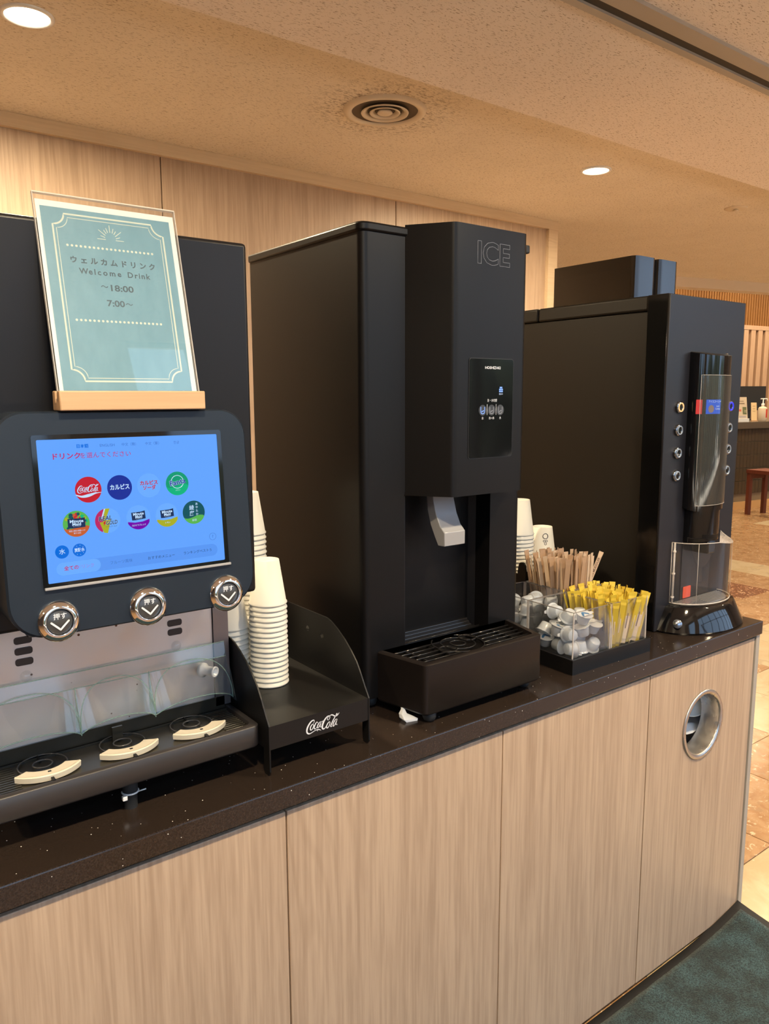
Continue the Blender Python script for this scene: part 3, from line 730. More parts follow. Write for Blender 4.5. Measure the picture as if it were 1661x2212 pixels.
# real gold
x, y = .3098, .0723
disc_part(x, y, R1, e_pale)
poly_part([(x+R1*math.cos(a), y+R1*math.sin(a)) for a in [math.radians(100+i*6.5) for i in range(23)]], e_pink, .0002)
poly_part([(x-.003, y+.0160), (x+.0035, y+.0158), (x-.003, y+.001), (x+.004, y+.001), (x-.001, y-.0163), (x-.006, y-.0152), (x-.0105, y-.0015), (x-.006, y-.001)], e_olive, .0003)
poly_part([(x-.004, y+.0158), (x-.0022, y+.0160), (x-.0065, y+.003), (x-.0085, y+.003)], e_white, .0004)
stext('REAL', x-.0035, y+.0032, .0078, e_white, .035, .0172, .05, .0006, shear=.15); stext('REAL', x-.0035, y+.0032, .0078, e_ink, .02, .0168, .05, .0009, shear=.15)
stext('GOLD', x+.0045, y-.0030, .0072, e_white, .035, .0154, .05, .0006, shear=.15); stext('GOLD', x+.0045, y-.0030, .0072, e_ink, .02, .0150, .05, .0009, shear=.15)
poly_part([(x-.0045, y-.0002), (x-.0025, y-.0002), (x-.004, y-.0025), (x-.0025, y-.0025), (x-.0062, y-.0068), (x-.005, y-.0033), (x-.0066, y-.0033)], e_red, .0011)
stext('リアルゴールド', x+.004, y-.0080, .0022, e_ink)
for (x, y, cc, s) in ((.3504, .0729, e_purple, '山ぶどうブレンド'), (.3900, .0723, e_olive, 'レモン')):
    disc_part(x, y, R1-.0002, e_pale); mm(x, y+.0022)
    poly_part([(x-.0145, y-.0052)]+[(x+R1*math.cos(a), y+R1*math.sin(a)) for a in [math.radians(205+i*8) for i in range(17)]]+[(x+.0148, y-.0035), (x+.005, y-.0062), (x-.005, y-.0068)], cc, .0003)
    stext(s, x, y-.0105, .0026, e_white, .01, .0185 if len(s) > 4 else None)
x, y = .4288, .0724
disc_part(x, y, R1, e_dgreen); poly_part(seg(x, y, R1, -.38, .12), e_yg, .0003)
stext('綾', x-.003, y+.0062, .0074, e_white, .01); stext('鷹', x-.003, y-.0018, .0074, e_white, .01)
for k, s in enumerate('あやたか'): stext(s, x+.0045, y+.0112-k*.0048, .0040, e_white, .01)
stext('緑茶', x, y-.0112, .0036, e_white)
disc_part(.2500, .0383, .0084, e_blue); stext('水', .2500, .0383, .0076, e_white, .01)
disc_part(.2712, .0383, .0083, e_blue); stext('炭酸水', .2712, .0383, .0054, e_white, .02, .0125)
for k in range(9):
    a = k*.7; disc_part(.2712+.0060*math.cos(a), .0383+.0060*math.sin(a)*1.0, .00035, e_white, .0005, 'icon_shape')
part('help_ring', MB().ring(.0050, .00022, SC @ Vector((.4543, .0355, .0004)), M=Matrix.Rotation(PI/2-.0764, 4, 'X')), e_grey, scr); stext('?', .4543, .0355, .0056, e_grey, .01)
stext('日本語', .2853, .1703, .0052, e_blue, .03); stext('ENGLISH', .3168, .1703, .0050, e_grey); stext('中文（簡）', .3465, .1703, .0045, e_grey)
stext('中文（繁）', .3779, .1703, .0045, e_grey); stext('한글', .4105, .1703, .0045, e_grey)
stext('ドリンク', .2460, .1582, .0086, e_pink, .025, .0335, 0, .0006, 'LEFT'); stext('を選んでください', .2808, .1580, .0080, e_pink, 0.0, .0650, 0, .0006, 'LEFT')
poly_part(rrect(.2425, .4603, .0080, .0250, .0084), emi('screen_bar', (0.10, 0.31, 0.90), 1), .0002, 'menu_bar')
poly_part(rrect(.2413, .2962, .0082, .0248, .0082), e_pale, .0004, 'menu_pill')
stext('全ての', .2595, .0165, .0060, e_pink, .02); stext('ドリンク', .2770, .0165, .0056, emi('screen_mauve', (0.35, .18, .75), 1)); stext('フルーツ風味', .3229, .0163, .0050, e_grey)
stext('おすすめメニュー', .3777, .0160, .0048, e_ink, -.004); stext('ランキングベスト５', .4305, .0166, .0048, e_ink, -.004)
# push buttons
for x in (.2388, .3543, .4693):
    M_ = frame(BZ @ Vector((x, -.0487, .003)), (1, 0, 0), (0, sy, 1))
    bt = part('push_button', MB().lathe([(0.0262, 0), (0.0262, .0025), (0.0258, .0036), (0.0235, .0062), (0.0205, .0084), (0.0176, .0096), (0.0168, .0093), (0.0163, .0060)], 48, (0, 0, 0), M=M_), chrome, dd, 'chrome ring push button')
    part('button_cap', MB().lathe([(0.0163, .0035), (0.0160, .0060), (0.0150, .0070), (0, .0075)], 36, (0, 0, 0), M=M_), mat('button_grey', (.045, .045, .045), .25) if 'button_grey' not in bpy.data.materials else bpy.data.materials['button_grey'], bt)
    M2 = M_ @ Matrix.Translation((0, 0, .0078))
    b = MB()
    for sgn in (-1, 1):
        b.ribbon([(0, -.0098, .0024), (sgn*.0055, -.0045, .0024), (sgn*.0105, .0002, .0024)], M2, .0002 if sgn > 0 else .0003)
    part('arrow_mark', b, white_ink, bt, fix=False)
    text('lettering', '押す', .0085, M2 @ Matrix.Translation((0.0005, .0068, 0)), white_ink, bt, bold=.012, width=.0160, dz=.0003)
# drip tray
ty0, ty1, tz0, tz1 = 1.0855, 1.205, .929, .966
o = part('drip_tray', MB().loft([[Vector((x, y, z)) for x, y in rrect(XL+k, XR-k, ty0+k, ty1, [.001, .001, .014, .014], 5)] for k, z in ((.006, tz0-.001), (.002, tz0), (0, tz0+.003), (0, tz1-.002), (.002, tz1), (.011, tz1), (.012, tz1-.007))], cap=False, smooth=False), mat('tray_plastic', (.030, .026, .025), .42), dd, 'long dark grey drip tray')
for p_ in o.data.polygons: p_.use_smooth = True
o.data.set_sharp_from_angle(angle=math.radians(50))
part('tray_floor', MB().box(XL+.010, XR-.010, ty0+.010, ty1-.003, tz1-.017, tz1-.013), grill_m, dd)
g = MB()
n = 13
for k in range(n): 
    y = ty0+.016+k*(ty1-ty0-.034)/(n-1)
    g.box(XR-.052, XR-.014, y-.0018, y+.0018, tz1-.013, tz1-.004, bev=.0006, seg=1)
    g.box(XL+.014, XL+.050, y-.0018, y+.0018, tz1-.013, tz1-.004)
g.box(XL+.012, XR-.012, ty0+.0115, ty0+.014, tz1-.013, tz1-.003); g.box(XL+.012, XR-.012, ty1-.016, ty1-.0135, tz1-.013, tz1-.003)
part('grille_bars', g, grill_m, dd)
part('grille_plate', MB().box(XL+.050, XR-.052, ty0+.014, ty1-.016, tz1-.009, tz1-.006), grill_m, dd)
part('tray_upstand', MB().box(XL+.012, XR-.012, 1.1965, 1.1995, tz1-.004, .984), grill_m, dd)
for x in (.241, .359, .4735):
    yc = 1.163
    part('cup_ring', MB().ring(.034, .0012, (x, yc, tz1-.0025), 40), ringblk, dd)
    part('cup_ring', MB().ring(.0135, .0015, (x, yc, tz1-.0020), 28), ringblk, dd)
    part('grille_post', MB().box(x-.0012, x+.0012, yc+.013, yc+.036, tz1-.0055, tz1-.002), blk, dd); part('grille_post', MB().box(x-.002, x+.002, ty0+.010, yc-.045, tz1-.006, tz1+.001), blk, dd)
    # curved cup stop
    A = [math.radians(218+i*104/14) for i in range(15)]
    def arc(R, z): return [(x+R*math.cos(a), yc+R*math.sin(a)*0.98, z) for a in A]
    zt = tz1+.002
    rings = []
    b = MB()
    prof = [(.034, tz1-.003), (.034, zt+.0005), (.052, zt+.002), (.0565, zt+.003), (.058, zt+.0015), (.0575, zt-.006), (.054, zt-.007)]
    for (R0, z0), (R1_, z1_) in zip(prof, prof[1:]): b.strip(arc(R0, z0), arc(R1_, z1_), smooth=True)
    for end in (0, -1): b._f([b.bm.verts.new(arc(R, z)[end]) for R, z in prof])
    o = part('cup_stop', b, cream, dd, 'cream curved cup stop')
    part('cup_stop_hole', MB().box(x-.0022, x+.0022, yc-.0435, yc-.040, zt+.0010, zt+.0018), blk, dd)
part('tray_hook', MB().box(.350, .366, 1.180, 1.184, tz1-.005, .984), grill_m, dd)
# splash guard
def zg(y): return 0.0
b = MB(); gy0, gy1, gzt = 1.192, 1.178, 1.082
edges = [XL+.004, .300, .416, XR-.010]
top = []; low = []
NS = 72
for i in range(NS+1):
    x = edges[0]+(edges[-1]-edges[0])*i/NS
    k = 0 if x < edges[1] else (1 if x < edges[2] else 2)
    c0, c1 = edges[k], edges[k+1]; tt = (x-c0)/(c1-c0)
    low.append((x, 1.165-.010*math.sin(PI*tt), .991+.020*math.sin(PI*tt)**0.6)); top.append((x, 1.196, gzt))
mid = [(x, 1.190, 1.058) for x, _, _ in top]
b.strip(top, mid); b.strip(mid, low)
b.strip([(XR-.010, 1.199, gzt), (XR-.009, 1.192, 1.03), (XR-.009, 1.190, .985)], [(XR-.010, 1.190, gzt-.01), (XR-.009, 1.172, 1.03), (XR-.009, 1.155, .987)])
guard = part('splash_guard', b, guard_m, dd, 'clear plastic splash guard with three scoops', fix=False)
part('guard_edge', MB().tube(top, .0009, 6), guard_e, guard); part('guard_edge', MB().tube(mid, .0007, 6), guard_e, guard)
part('guard_edge', MB().tube(low, .0009, 6), guard_e, guard)
for k in range(3):
    c0, c1 = edges[k], edges[k+1]; P = []
    for i in range(25):
        a = PI*i/24; xx = (c0+c1)/2-(c1-c0)/2*math.copysign(abs(math.cos(a))**0.8, math.cos(a)); P.append((xx, 1.166+.020*math.sin(a), .992+.073*math.sin(a)**.75))
    part('scoop_edge', MB().tube(P, .0008, 6), guard_e, guard)
for x in edges[1:3]:
    part('guard_rib', MB().prism([(1.166, .990), (1.190, 1.060), (1.193, .995)], x-.0007, x+.0007, 'x'), guard_e, guard)
MY = Matrix.Rotation(PI/2, 4, 'X')
part('drain_spout', MB().lathe([(.010, 0), (.012, .004), (.012, .008), (.008, .010), (.0075, .026), (.009, .028), (.009, .031), (.0065, .031), (.0055, .02), (0, .02)], 24, (.502, 1.183, 1.046), M=Matrix.Rotation(.5, 4, 'Z') @ MY), mat('milky_plastic', (.62, .62, .58), .3), guard, 'small milky plastic spout')
# drain hose with tie under the tray
hs = thing('drain_hose', (.352, 1.115, ZC), 'short black drain hose with a white tie under the dispenser tray', 'hose')
part('hose', MB().lathe([(.010, ZC), (.010, ZC+.02), (.0115, ZC+.022), (.0115, .928)], 16, (.352, 1.115, 0)), rubber, hs)
part('cable_tie', MB().ring(.0120, .0014, (.352, 1.115, .905), 24), whitepl, hs)
part('tie_head', MB().box(.336, .343, 1.100, 1.107, .899, .906, bev=.001), whitepl, hs); part('tie_tail', MB().tube([(.361, 1.107, .905), (.372, 1.102, .908)], .0010, 6), whitepl, hs)

# ================================================================== sign on the dispenser
sg = thing('drink_sign', (.355, 1.03, 1.4840), 'teal and white drink sign in clear acrylic with wooden base, on top of the touchscreen', 'sign')
b = MB(); b.prism([(1.012, 1.4842), (1.046, 1.4842), (1.046, 1.509), (1.0335, 1.509), (1.0330, 1.4955), (1.0245, 1.4955), (1.0250, 1.509), (1.0125, 1.509)], .2600, .4530, 'x')
o = part('wooden_base', b, beech, sg, 'beech wood block'); bevel(o, .0016, 2)
CS = frame((0, 1.0280, 1.4975), (1, 0, 0), (0, .25, 1)); V0 = 0.0122
part('acrylic_sheet', MB().box(.2628, .4510, 0, .2715, -.0024, .0024, M=CS, bev=.0005, seg=1), acrylic, sg)
b = MB(); b.box(.2625, .4513, .2705, .2722, -.0025, .0025, M=CS); b.box(.2622, .2632, .0, .2722, -.0025, .0025, M=CS); b.box(.4506, .4516, .0, .2722, -.0025, .0025, M=CS); part('acrylic_rim', b, clear('bright_edge', (.9, .85, .78), .05, .5, (.9, .9, .9)), sg)
cardm = part('paper_card', MB().box(.2652, .4486, .001, V0+.2506, -.0006, .0004, M=CS), mat('cream_paper', (.66, .70, .68), .5), sg, 'cream card printed teal')
CP = CS @ Matrix.Translation((0, V0, .0005))
cream_ink = mat('cream_print', (.50, .57, .50), .6); ink = mat('slate_print', (.045, .09, .12), .6)
tealm, tt_, tb_ = nt('teal_print'); nn = noise(tt_, coords(tt_, (1, 1, .3)), 60, 3, .6)
rr_ = ramp(tt_, [(.3, (.110, .255, .335)), (.7, (.135, .29, .375))]); tt_.links.new(nn.outputs['Fac'], rr_.inputs[0]); tt_.links.new(rr_.outputs[0], tb_.inputs['Base Color']); tb_.inputs['Roughness'].default_value = .5
part('teal_print', MB().poly([(.2702, -.011), (.4416, -.011), (.4416, .2424), (.2702, .2424)], CP, .0002), tealm, cardm, fix=False)
def ticket(x0, x1, y0, y1, q, n=8):
    P = []
    for cx, cy, a0 in ((x1, y1, 270), (x0, y1, 360), (x0, y0, 90), (x1, y0, 180)):
        seq = range(n+1)
        for i in seq:
            a = math.radians(a0-90*i/n) if True else 0
            P.append((cx+q*math.cos(a)*1, cy+q*math.sin(a)))
    return P
def ticket2(x0, x1, y0, y1, q, n=8):
    P = []
    for cx, cy, a0 in ((x1, y0, 180), (x1, y1, 270), (x0, y1, 0), (x0, y0, 90)):
        for i in range(n+1):
            a = math.radians(a0-90*i/n); P.append((cx+q*math.cos(a), cy+q*math.sin(a)))
    return P
def loop_line(P, wd, z, mm_, nm):
    b = MB(); n = len(P); inn = []; out = []
    cx = sum(p[0] for p in P)/n; cy = sum(p[1] for p in P)/n
    for i in range(n):
        a, c = P[i-1], P[(i+1) % n]; dx, dy = c[0]-a[0], c[1]-a[1]; l = math.hypot(dx, dy) or 1
        inn.append(CP @ Vector((P[i][0]-dy/l*wd/2, P[i][1]+dx/l*wd/2, z))); out.append(CP @ Vector((P[i][0]+dy/l*wd/2, P[i][1]-dx/l*wd/2, z)))
    b.strip(inn, out, True, False); return part(nm, b, mm_, cardm, fix=False)
loop_line(ticket2(.2834, .4300, .0121, .2348, .0152), .0022, .0004, cream_ink, 'border_line')
loop_line(ticket2(.2877, .4257, .0163, .2300, .0150), .0009, .0004, cream_ink, 'border_line')
for yy, xa, xb in ((.1929, .2987, .4111), (.0932, .2979, .4098)):
    for k in range(21): part('dot', MB().disc(xa+(xb-xa)*k/20, yy, .00165, CP, .0004, 12), cream_ink, cardm, fix=False)
b = MB()
for k, (a, r0, r1) in enumerate([(0, .007, .0175), (20, .008, .0135), (40, .009, .0195), (58, .010, .015), (73, .0105, .0165), (90, .0105, .0200), (107, .0105, .0165), (122, .010, .015), (140, .009, .0195), (160, .008, .0135), (180, .007, .0175)]):
    a = math.radians(a); b.ribbon([(.3562+r0*math.cos(a), .2062+r0*math.sin(a), .0010), (.3562+r1*math.cos(a), .2062+r1*math.sin(a), .0008)], CP, .0004)
part('sun_rays', b, cream_ink, cardm, fix=False)
JP = 'ウェルカムドリンク'
for k, ch in enumerate(JP): text('lettering', ch, .0098, at2(CP, .3040+k*.01305, .1735), ink, cardm, bold=.035, dz=.0004)
cu_ = 'Welcome Drink'
xs_ = [.3146, .3255, .3317, .3373, .3452, .3545, .3648, .3722, .3797, .3861, .3913, .3972]
for ch, xx in zip('WelcomeDrink', [.3150, .3237, .3294, .3350, .3428, .3522, .3614, .3762, .3840, .3888, .3938, .4005]): text('lettering', ch, .0108, at2(CP, xx, .1592), ink, cardm, bold=.022, dz=.0004)
text('lettering', '～', .0105, at2(CP, .3395, .1398), ink, cardm, bold=.01, dz=.0004, width=.0095); text('lettering', '18:00', .0118, at2(CP, .3615, .1390), ink, cardm, bold=.022, width=.0305, dz=.0004)
text('lettering', '7:00', .0118, at2(CP, .3515, .1178), ink, cardm, bold=.022, width=.0235, dz=.0004); text('lettering', '～', .0105, at2(CP, .3695, .1176), ink, cardm, bold=.01, dz=.0004, width=.0095)

# ================================================================== cup rack and cups
rk = thing('cup_rack', (.667, 1.25, ZC), 'black metal cup rack with curved sides and white script lettering', 'cup rack')
def side_panel():
    P = [(1.48, .885), (1.48, 1.0850), (1.200, 1.0850), (1.185, 1.0810), (1.165, 1.0720), (1.140, 1.0570), (1.120, 1.0410), (1.1027, 1.0245), (1.090, 1.0060), (1.078, .9860)]
    P += [(1.0655, .967), (1.0655, .888), (1.0700, .881), (1.0820, .880), (1.0850, .884), (1.0850, .925), (1.46, .925), (1.46, .881)]
    return P
for x in (.5655, .7665):
    o = part('side_panel', MB().prism(side_panel(), x, x+.0025, 'x'), blk_pow, rk)
    for y, z in ((1.270, 1.047), (1.2175, 1.045)):
        part('hole', MB().lathe([(0, 0), (.0055, 0)], 20, (x-.0002 if x > .6 else x+.0027, y, z), M=Matrix.Rotation(PI/2, 4, 'Y')), gloss, o)
part('shelf', MB().box(.568, .7665, 1.0685, 1.48, .9640, .9665), blk_pow, rk)
lip = part('front_lip', MB().box(.568, .7665, 1.0665, 1.0690, .9260, .9665), blk_pow, rk)
part('back_sheet', MB().box(.568, .7665, 1.478, 1.4805, .925, 1.05), blk_pow, rk)
b = MB(); coca(b, FRONT(.6705, 1.0662, .9450), .0670); part('script_lettering', b, white_ink, rk, fix=False)
cupm = {}
def cup_mesh(key, rb, rt, h):
    if key not in cupm:
        # mouth down: rim at z=0, closed bottom up
        cupm[key] = finish(MB().lathe([(rb-.0012, .001), (rb-.0012, -.0), (rb+.0006, -.0003), (rb+.0014, .0012), (rb+.0012, .0032), (rb-.0003, .0042), (rt, h), (rt-.0015, h), (rt-.0020, h-.0045), (0, h-.0045)], 40), 'paper_cup', paper_cup)
    return cupm[key]
ORD = ['topmost', 'second', 'third', 'fourth', 'fifth', 'sixth', 'seventh', 'eighth', 'ninth', 'tenth', '11th', '12th', '13th', '14th', '15th', '16th', '17th', '18th', '19th', '20th', '21st', '22nd', '23rd', '24th', '25th', '26th', '27th', '28th']
def stack(x, y, z0, n, pitch, key, rb, rt, h, desc, group):
    out = []
    for k in range(n):
        o = bpy.data.objects.new('paper_cup', cup_mesh(key, rb, rt, h)); C.objects.link(o)
        o.location = (x+random.uniform(-.0003, .0003), y+random.uniform(-.0003, .0003), z0+k*pitch); o.rotation_euler.z = random.uniform(0, 6)
        q = n-1-k; tag(o, '%s cup from the top in %s' % (ORD[q], desc) if q else 'topmost white paper cup of %s' % desc, 'cup', group); out.append(o)
    return out
st1 = stack(.6665, 1.2460, .9672, 17, .0096, 'a', .0345, .0225, .083, 'the front white stack on the cup rack', 'paper cups stacked on the cup rack')
stack(.6085, 1.2890, .9672, 12, .0098, 'a', .0345, .0225, .083, 'the short white stack beside the dispenser', 'paper cups stacked on the cup rack')
stack(.6900, 1.3650, .9672, 28, .00985, 'a', .0345, .0225, .083, 'the tall rear white stack on the cup rack', 'paper cups stacked on the cup rack')
def cup_mark(cup, ang, z, k=1.0, rad=.0255):
    """small printed ring marks on a cup standing mouth down"""
    cup.rotation_euler.z = 0; ROOT[cup] = cup.location.copy()
    nx, ny = math.cos(ang), math.sin(ang); base = cup.location
    M_ = frame((base.x+nx*rad, base.y+ny*rad, base.z+z), (-ny, nx, 0), (-.12*nx, -.12*ny, 1))
    b = MB()
    for (x, y, r_, w_) in ((0, .004, .0042, .0011), (-.0022, -.0040, .0016, .0008), (.0018, -.0040, .0016, .0008), (0, -.0085, .0018, .0008)):
        n = 20; b.strip([M_ @ Vector((x*k+(r_-w_/2)*k*math.cos(2*PI*i/n), y*k+(r_-w_/2)*k*math.sin(2*PI*i/n), 0)) for i in range(n)], [M_ @ Vector((x*k+(r_+w_/2)*k*math.cos(2*PI*i/n), y*k+(r_+w_/2)*k*math.sin(2*PI*i/n), 0)) for i in range(n)], True, False)
    part('printed_mark', b, black_ink, cup, fix=False)
cup_mark(st1[-1], math.radians(-32), .060, .9, .0268)

# ================================================================== ice machine
im = thing('ice_machine', (1.056, 1.38, ZC), 'tall black ice machine with ICE outline lettering and a chute over its drip tray', 'ice machine')
AX0, AX1, AY, AYB, AZ0, AZ1 = .840, 1.272, 1.180, 1.612, .906, 1.798
# body: outer shell with a recess in the front, as a plan outline extruded
def plan(x0, x1, y, yb, rx0=None, rx1=None, rd=None, q=.016):
    P = [(x1, yb), (x0, yb)]
    P += [(x0+q-q*math.cos(a), y+q-q*math.sin(a)) for a in [i*PI/2/6 for i in range(7)]]
    if rx0: P += [(rx0, y), (rx0, rd), (rx1-.012, rd), (rx1, rd-.012), (rx1, y)]
    P += [(x1-q+q*math.sin(a), y+q-q*math.cos(a)) for a in [i*PI/2/6 for i in range(7)]]
    return P
b = MB(); b.prism(plan(AX0, AX1, AY, AYB, .939, 1.177, 1.236), AZ0, 1.31, 'z'); b.prism(plan(AX0, AX1, AY, AYB), 1.31, AZ1, 'z')
o = part('housing', b, [blk], im); 
for p_ in o.data.polygons: p_.use_smooth = True
o.data.set_sharp_from_angle(angle=math.radians(28))
o = part('lid', MB().prism(plan(AX0-.004, AX1+.004, AY-.004, AYB+.003, q=.02), AZ1, 1.8150, 'z'), blk, im); bevel(o, .004, 2)
part('recess_strip', MB().box(.9392, .9480, AY+.008, 1.236, .996, 1.305), char, im)
# chute
CH = [(.941, AY), (.975, 1.136), (.990, 1.112), (.9950, 1.1045), (1.0005, 1.101), (1.008, 1.100), (1.180, 1.100), (1.187, 1.102), (1.192, 1.106), (1.213, 1.136), (1.246, AY)]
CH = [(.941, AY), (.9925, 1.1075), (.9955, 1.1035), (1.000, 1.1008), (1.006, 1.100), (1.180, 1.100), (1.185, 1.1008), (1.189, 1.1035), (1.192, 1.1075), (1.246, AY)]
b = MB(); b.prism(CH[::-1], 1.307, 1.4745, 'z'); b.prism([(p[0]+.0003*(1 if p[0] < 1.09 else -1), p[1]+.0003) for p in CH][::-1], 1.4745, 1.4755, 'z'); b.prism(CH[::-1], 1.4755, 1.8190, 'z')
o = part('chute_cover', b, blk, im)
for p_ in o.data.polygons: p_.use_smooth = True
o.data.set_sharp_from_angle(angle=math.radians(32))
part('side_latch', MB().box(1.240, 1.252, 1.150, 1.164, 1.795, 1.812, bev=.003), rubber, im)
P = FRONT(0, 1.100, 0)
b = MB(); b.prism(rrect(1.0335, 1.1550, 1.3790, 1.5740, .006, 5), 1.0988, 1.1001); part('panel_frame', b, rubber, im)
pn = part('control_panel', MB().prism(rrect(1.0350, 1.1535, 1.3805, 1.5725, .005, 5), 1.0980, 1.0990), gloss, im, 'gloss black touch panel')
PF = FRONT(0, 1.0979, 0)
text('outline_lettering', 'ICE', .0565, PF @ Matrix.Translation((1.0950, 1.7685, -.0024)), grey_ink, im, bold=.025, width=.0870, outline=.00042, dz=.0004)
text('lettering', 'HOSHIZAKI', .0072, PF @ Matrix.Translation((1.0960, 1.5555, 0)), white_ink, pn, bold=.02, width=.0420)
e_w2 = emi('panel_white', (.75, .82, 1.0), 1.2); e_b2 = emi('panel_blue', (.25, .42, 1.0), 1.6)
b = MB()
for i, n_ in enumerate((2, 3, 3)):
    for k in range(n_): b.disc(1.1195+(k-(n_-1)/2)*.0036, 1.5175-i*.0038, .0017, PF, .0003, 12)
part('snow_light', b, e_b2, pn, fix=False); text('lettering', '製氷中', .0036, PF @ Matrix.Translation((1.1195, 1.5045, 0)), e_w2, pn)
text('lettering', '氷・水切替', .0066, PF @ Matrix.Translation((1.0955, 1.4920, 0)), white_ink, pn, width=.0265)
for k, (x, s) in enumerate(((1.0700, '氷'), (1.0945, '氷+水'), (1.1185, '水'))):
    text('lettering', s, .0062, PF @ Matrix.Translation((x, 1.4575, 0)), white_ink, pn)
    part('touch_spot', MB().disc(x, 1.4735, .0105, PF, .0001, 28), mat('touch_grey', (.035, .037, .042), .3) if 'touch_grey' not in bpy.data.materials else bpy.data.materials['touch_grey'], pn, fix=False)
    b = MB(); mk = e_b2 if k == 0 else grey_ink
    b.ribbon([(x-.0052, 1.4795, .0013), (x-.0042, 1.4680, .0013), (x+.0042, 1.4680, .0013), (x+.0052, 1.4795, .0013)], PF, .0003)
    b.disc(x-.0015, 1.4708, .0013, PF, .0003, 8); b.disc(x+.0015, 1.4722, .0013, PF, .0003, 8)
    part('glass_icon', b, mk, pn, fix=False)
for x in (1.0820, 1.1065): part('divider', MB().poly([(x-.0004, 1.4640), (x+.0004, 1.4640), (x+.0004, 1.4850), (x-.0004, 1.4850)], PF, .0003), white_ink, pn, fix=False)
# spout
Y_ = [(1.205, 1.318), (1.186, 1.318), (1.181, 1.290), (1.172, 1.262), (1.160, 1.240), (1.146, 1.228), (1.146, 1.2), (1.166, 1.199), (1.176, 1.215), (1.190, 1.240), (1.2, 1.27)]
o = part('ice_spout', MB().prism(Y_, 1.0160, 1.0725, 'x'), greypl, im, 'pale grey curved spout'); bevel(o, .0015, 2)
# drip tray
def trp(k, z, y0=1.060): 
    return [Vector((x, y, z)) for x, y in ([(1.2430-k, 1.1795), (.8720+k, 1.1795)]+[(.9035+k+.010*math.sin(a)*-1+.0, y0+k+.012-.012*math.cos(a)) for a in [PI/2-i*PI/2/5 for i in range(6)]]+[(1.2100-k+.010*math.sin(a), y0+k+.012-.012*math.cos(a)) for a in [i*PI/2/5 for i in range(6)]])]
tw = part('drip_tray', MB().loft([trp(.004, .8985), trp(0, .9035), trp(0, .9985), trp(.003, 1.0010), trp(.0125, 1.0010), trp(.0155, .9880)], cap=False, smooth=True), matte_black('brown_black_plastic', (.009, .0065, .006), .42, .30), im, 'deep brown black drip tray'); tw.data.set_sharp_from_angle(angle=math.radians(40))
part('tray_pan', MB().prism([(1.225, 1.1790), (.890, 1.1790), (.916, 1.0745), (1.199, 1.0745)], .9840, .9880, 'z'), blk, im)
pan = mat('gloss_tray_black', (.012, .011, .011), .18)
part('recess_pan', MB().box(.9495, 1.1765, 1.178, 1.2355, .9840, .9900), pan, im)
b = MB()
for (y, z) in ((1.2340, 1.008), (1.2280, 1.003), (1.2210, .998)): b.box(.9485, 1.160, y-.006, y+.001, z-.012, z, bev=.0015, seg=2)
part('stepped_lip', b, pan, im)
b = MB(); zg_ = .9950
for k, y in enumerate((1.090, 1.108, 1.126, 1.144, 1.162, 1.184, 1.202)):
    xa, xb = (.905-(y-1.08)*.19, 1.205+(y-1.08)*.19) if y < 1.178 else (.955, 1.170)
    cx0 = 1.045; dy = y-1.135; q = math.sqrt(max(0, .055**2-dy*dy))
    if q > 0: b.tube([(xa, y, zg_), (cx0-q, y, zg_)], .0017, 6); b.tube([(cx0+q, y, zg_), (xb, y, zg_)], .0017, 6)
    else: b.tube([(xa, y, zg_), (xb, y, zg_)], .0017, 6)
for x in (.93, .99, 1.10, 1.17): b.box(x-.001, x+.001, 1.085, 1.17, .988, .994)
part('grille_bars', b, pan, im)
for (x, y, q) in ((1.045, 1.135, .055), (1.045, 1.135, .036), (1.045, 1.135, .016), (1.003, 1.118, .018), (1.087, 1.152, .018)):
    part('grille_ring', MB().ring(q, .0017, (x, y, zg_+.0006), 36), pan, im)
for x, y in ((.920, 1.078), (1.196, 1.090), (.875, 1.56), (1.235, 1.56), (.875, 1.21), (1.235, 1.21)):
    part('foot', MB().lathe([(0, .905), (.0135, .905), (.0135, .889), (.011, .883), (.006, .880), (0, .880)], 20, (x, y, 0)), rubber, im)
o = part('drain_lever', MB().loft([[(.8865, 1.118, .9035), (.8925, 1.118, .9035), (.8925, 1.124, .9035), (.8865, 1.124, .9035)], [(.8830, 1.114, .898), (.8890, 1.114, .898), (.8890, 1.120, .898), (.8830, 1.120, .898)], [(.8765, 1.108, .8925), (.8885, 1.108, .8925), (.8885, 1.118, .8925), (.8765, 1.118, .8925)], [(.8750, 1.098, .8850), (.9030, 1.092, .8845), (.9030, 1.104, .8845), (.8750, 1.114, .8860)], [(.8790, 1.097, .8802), (.9010, 1.091, .8802), (.9010, 1.104, .8802), (.8790, 1.112, .8802)]], smooth=False), whitepl, im, 'white plastic drain lever')

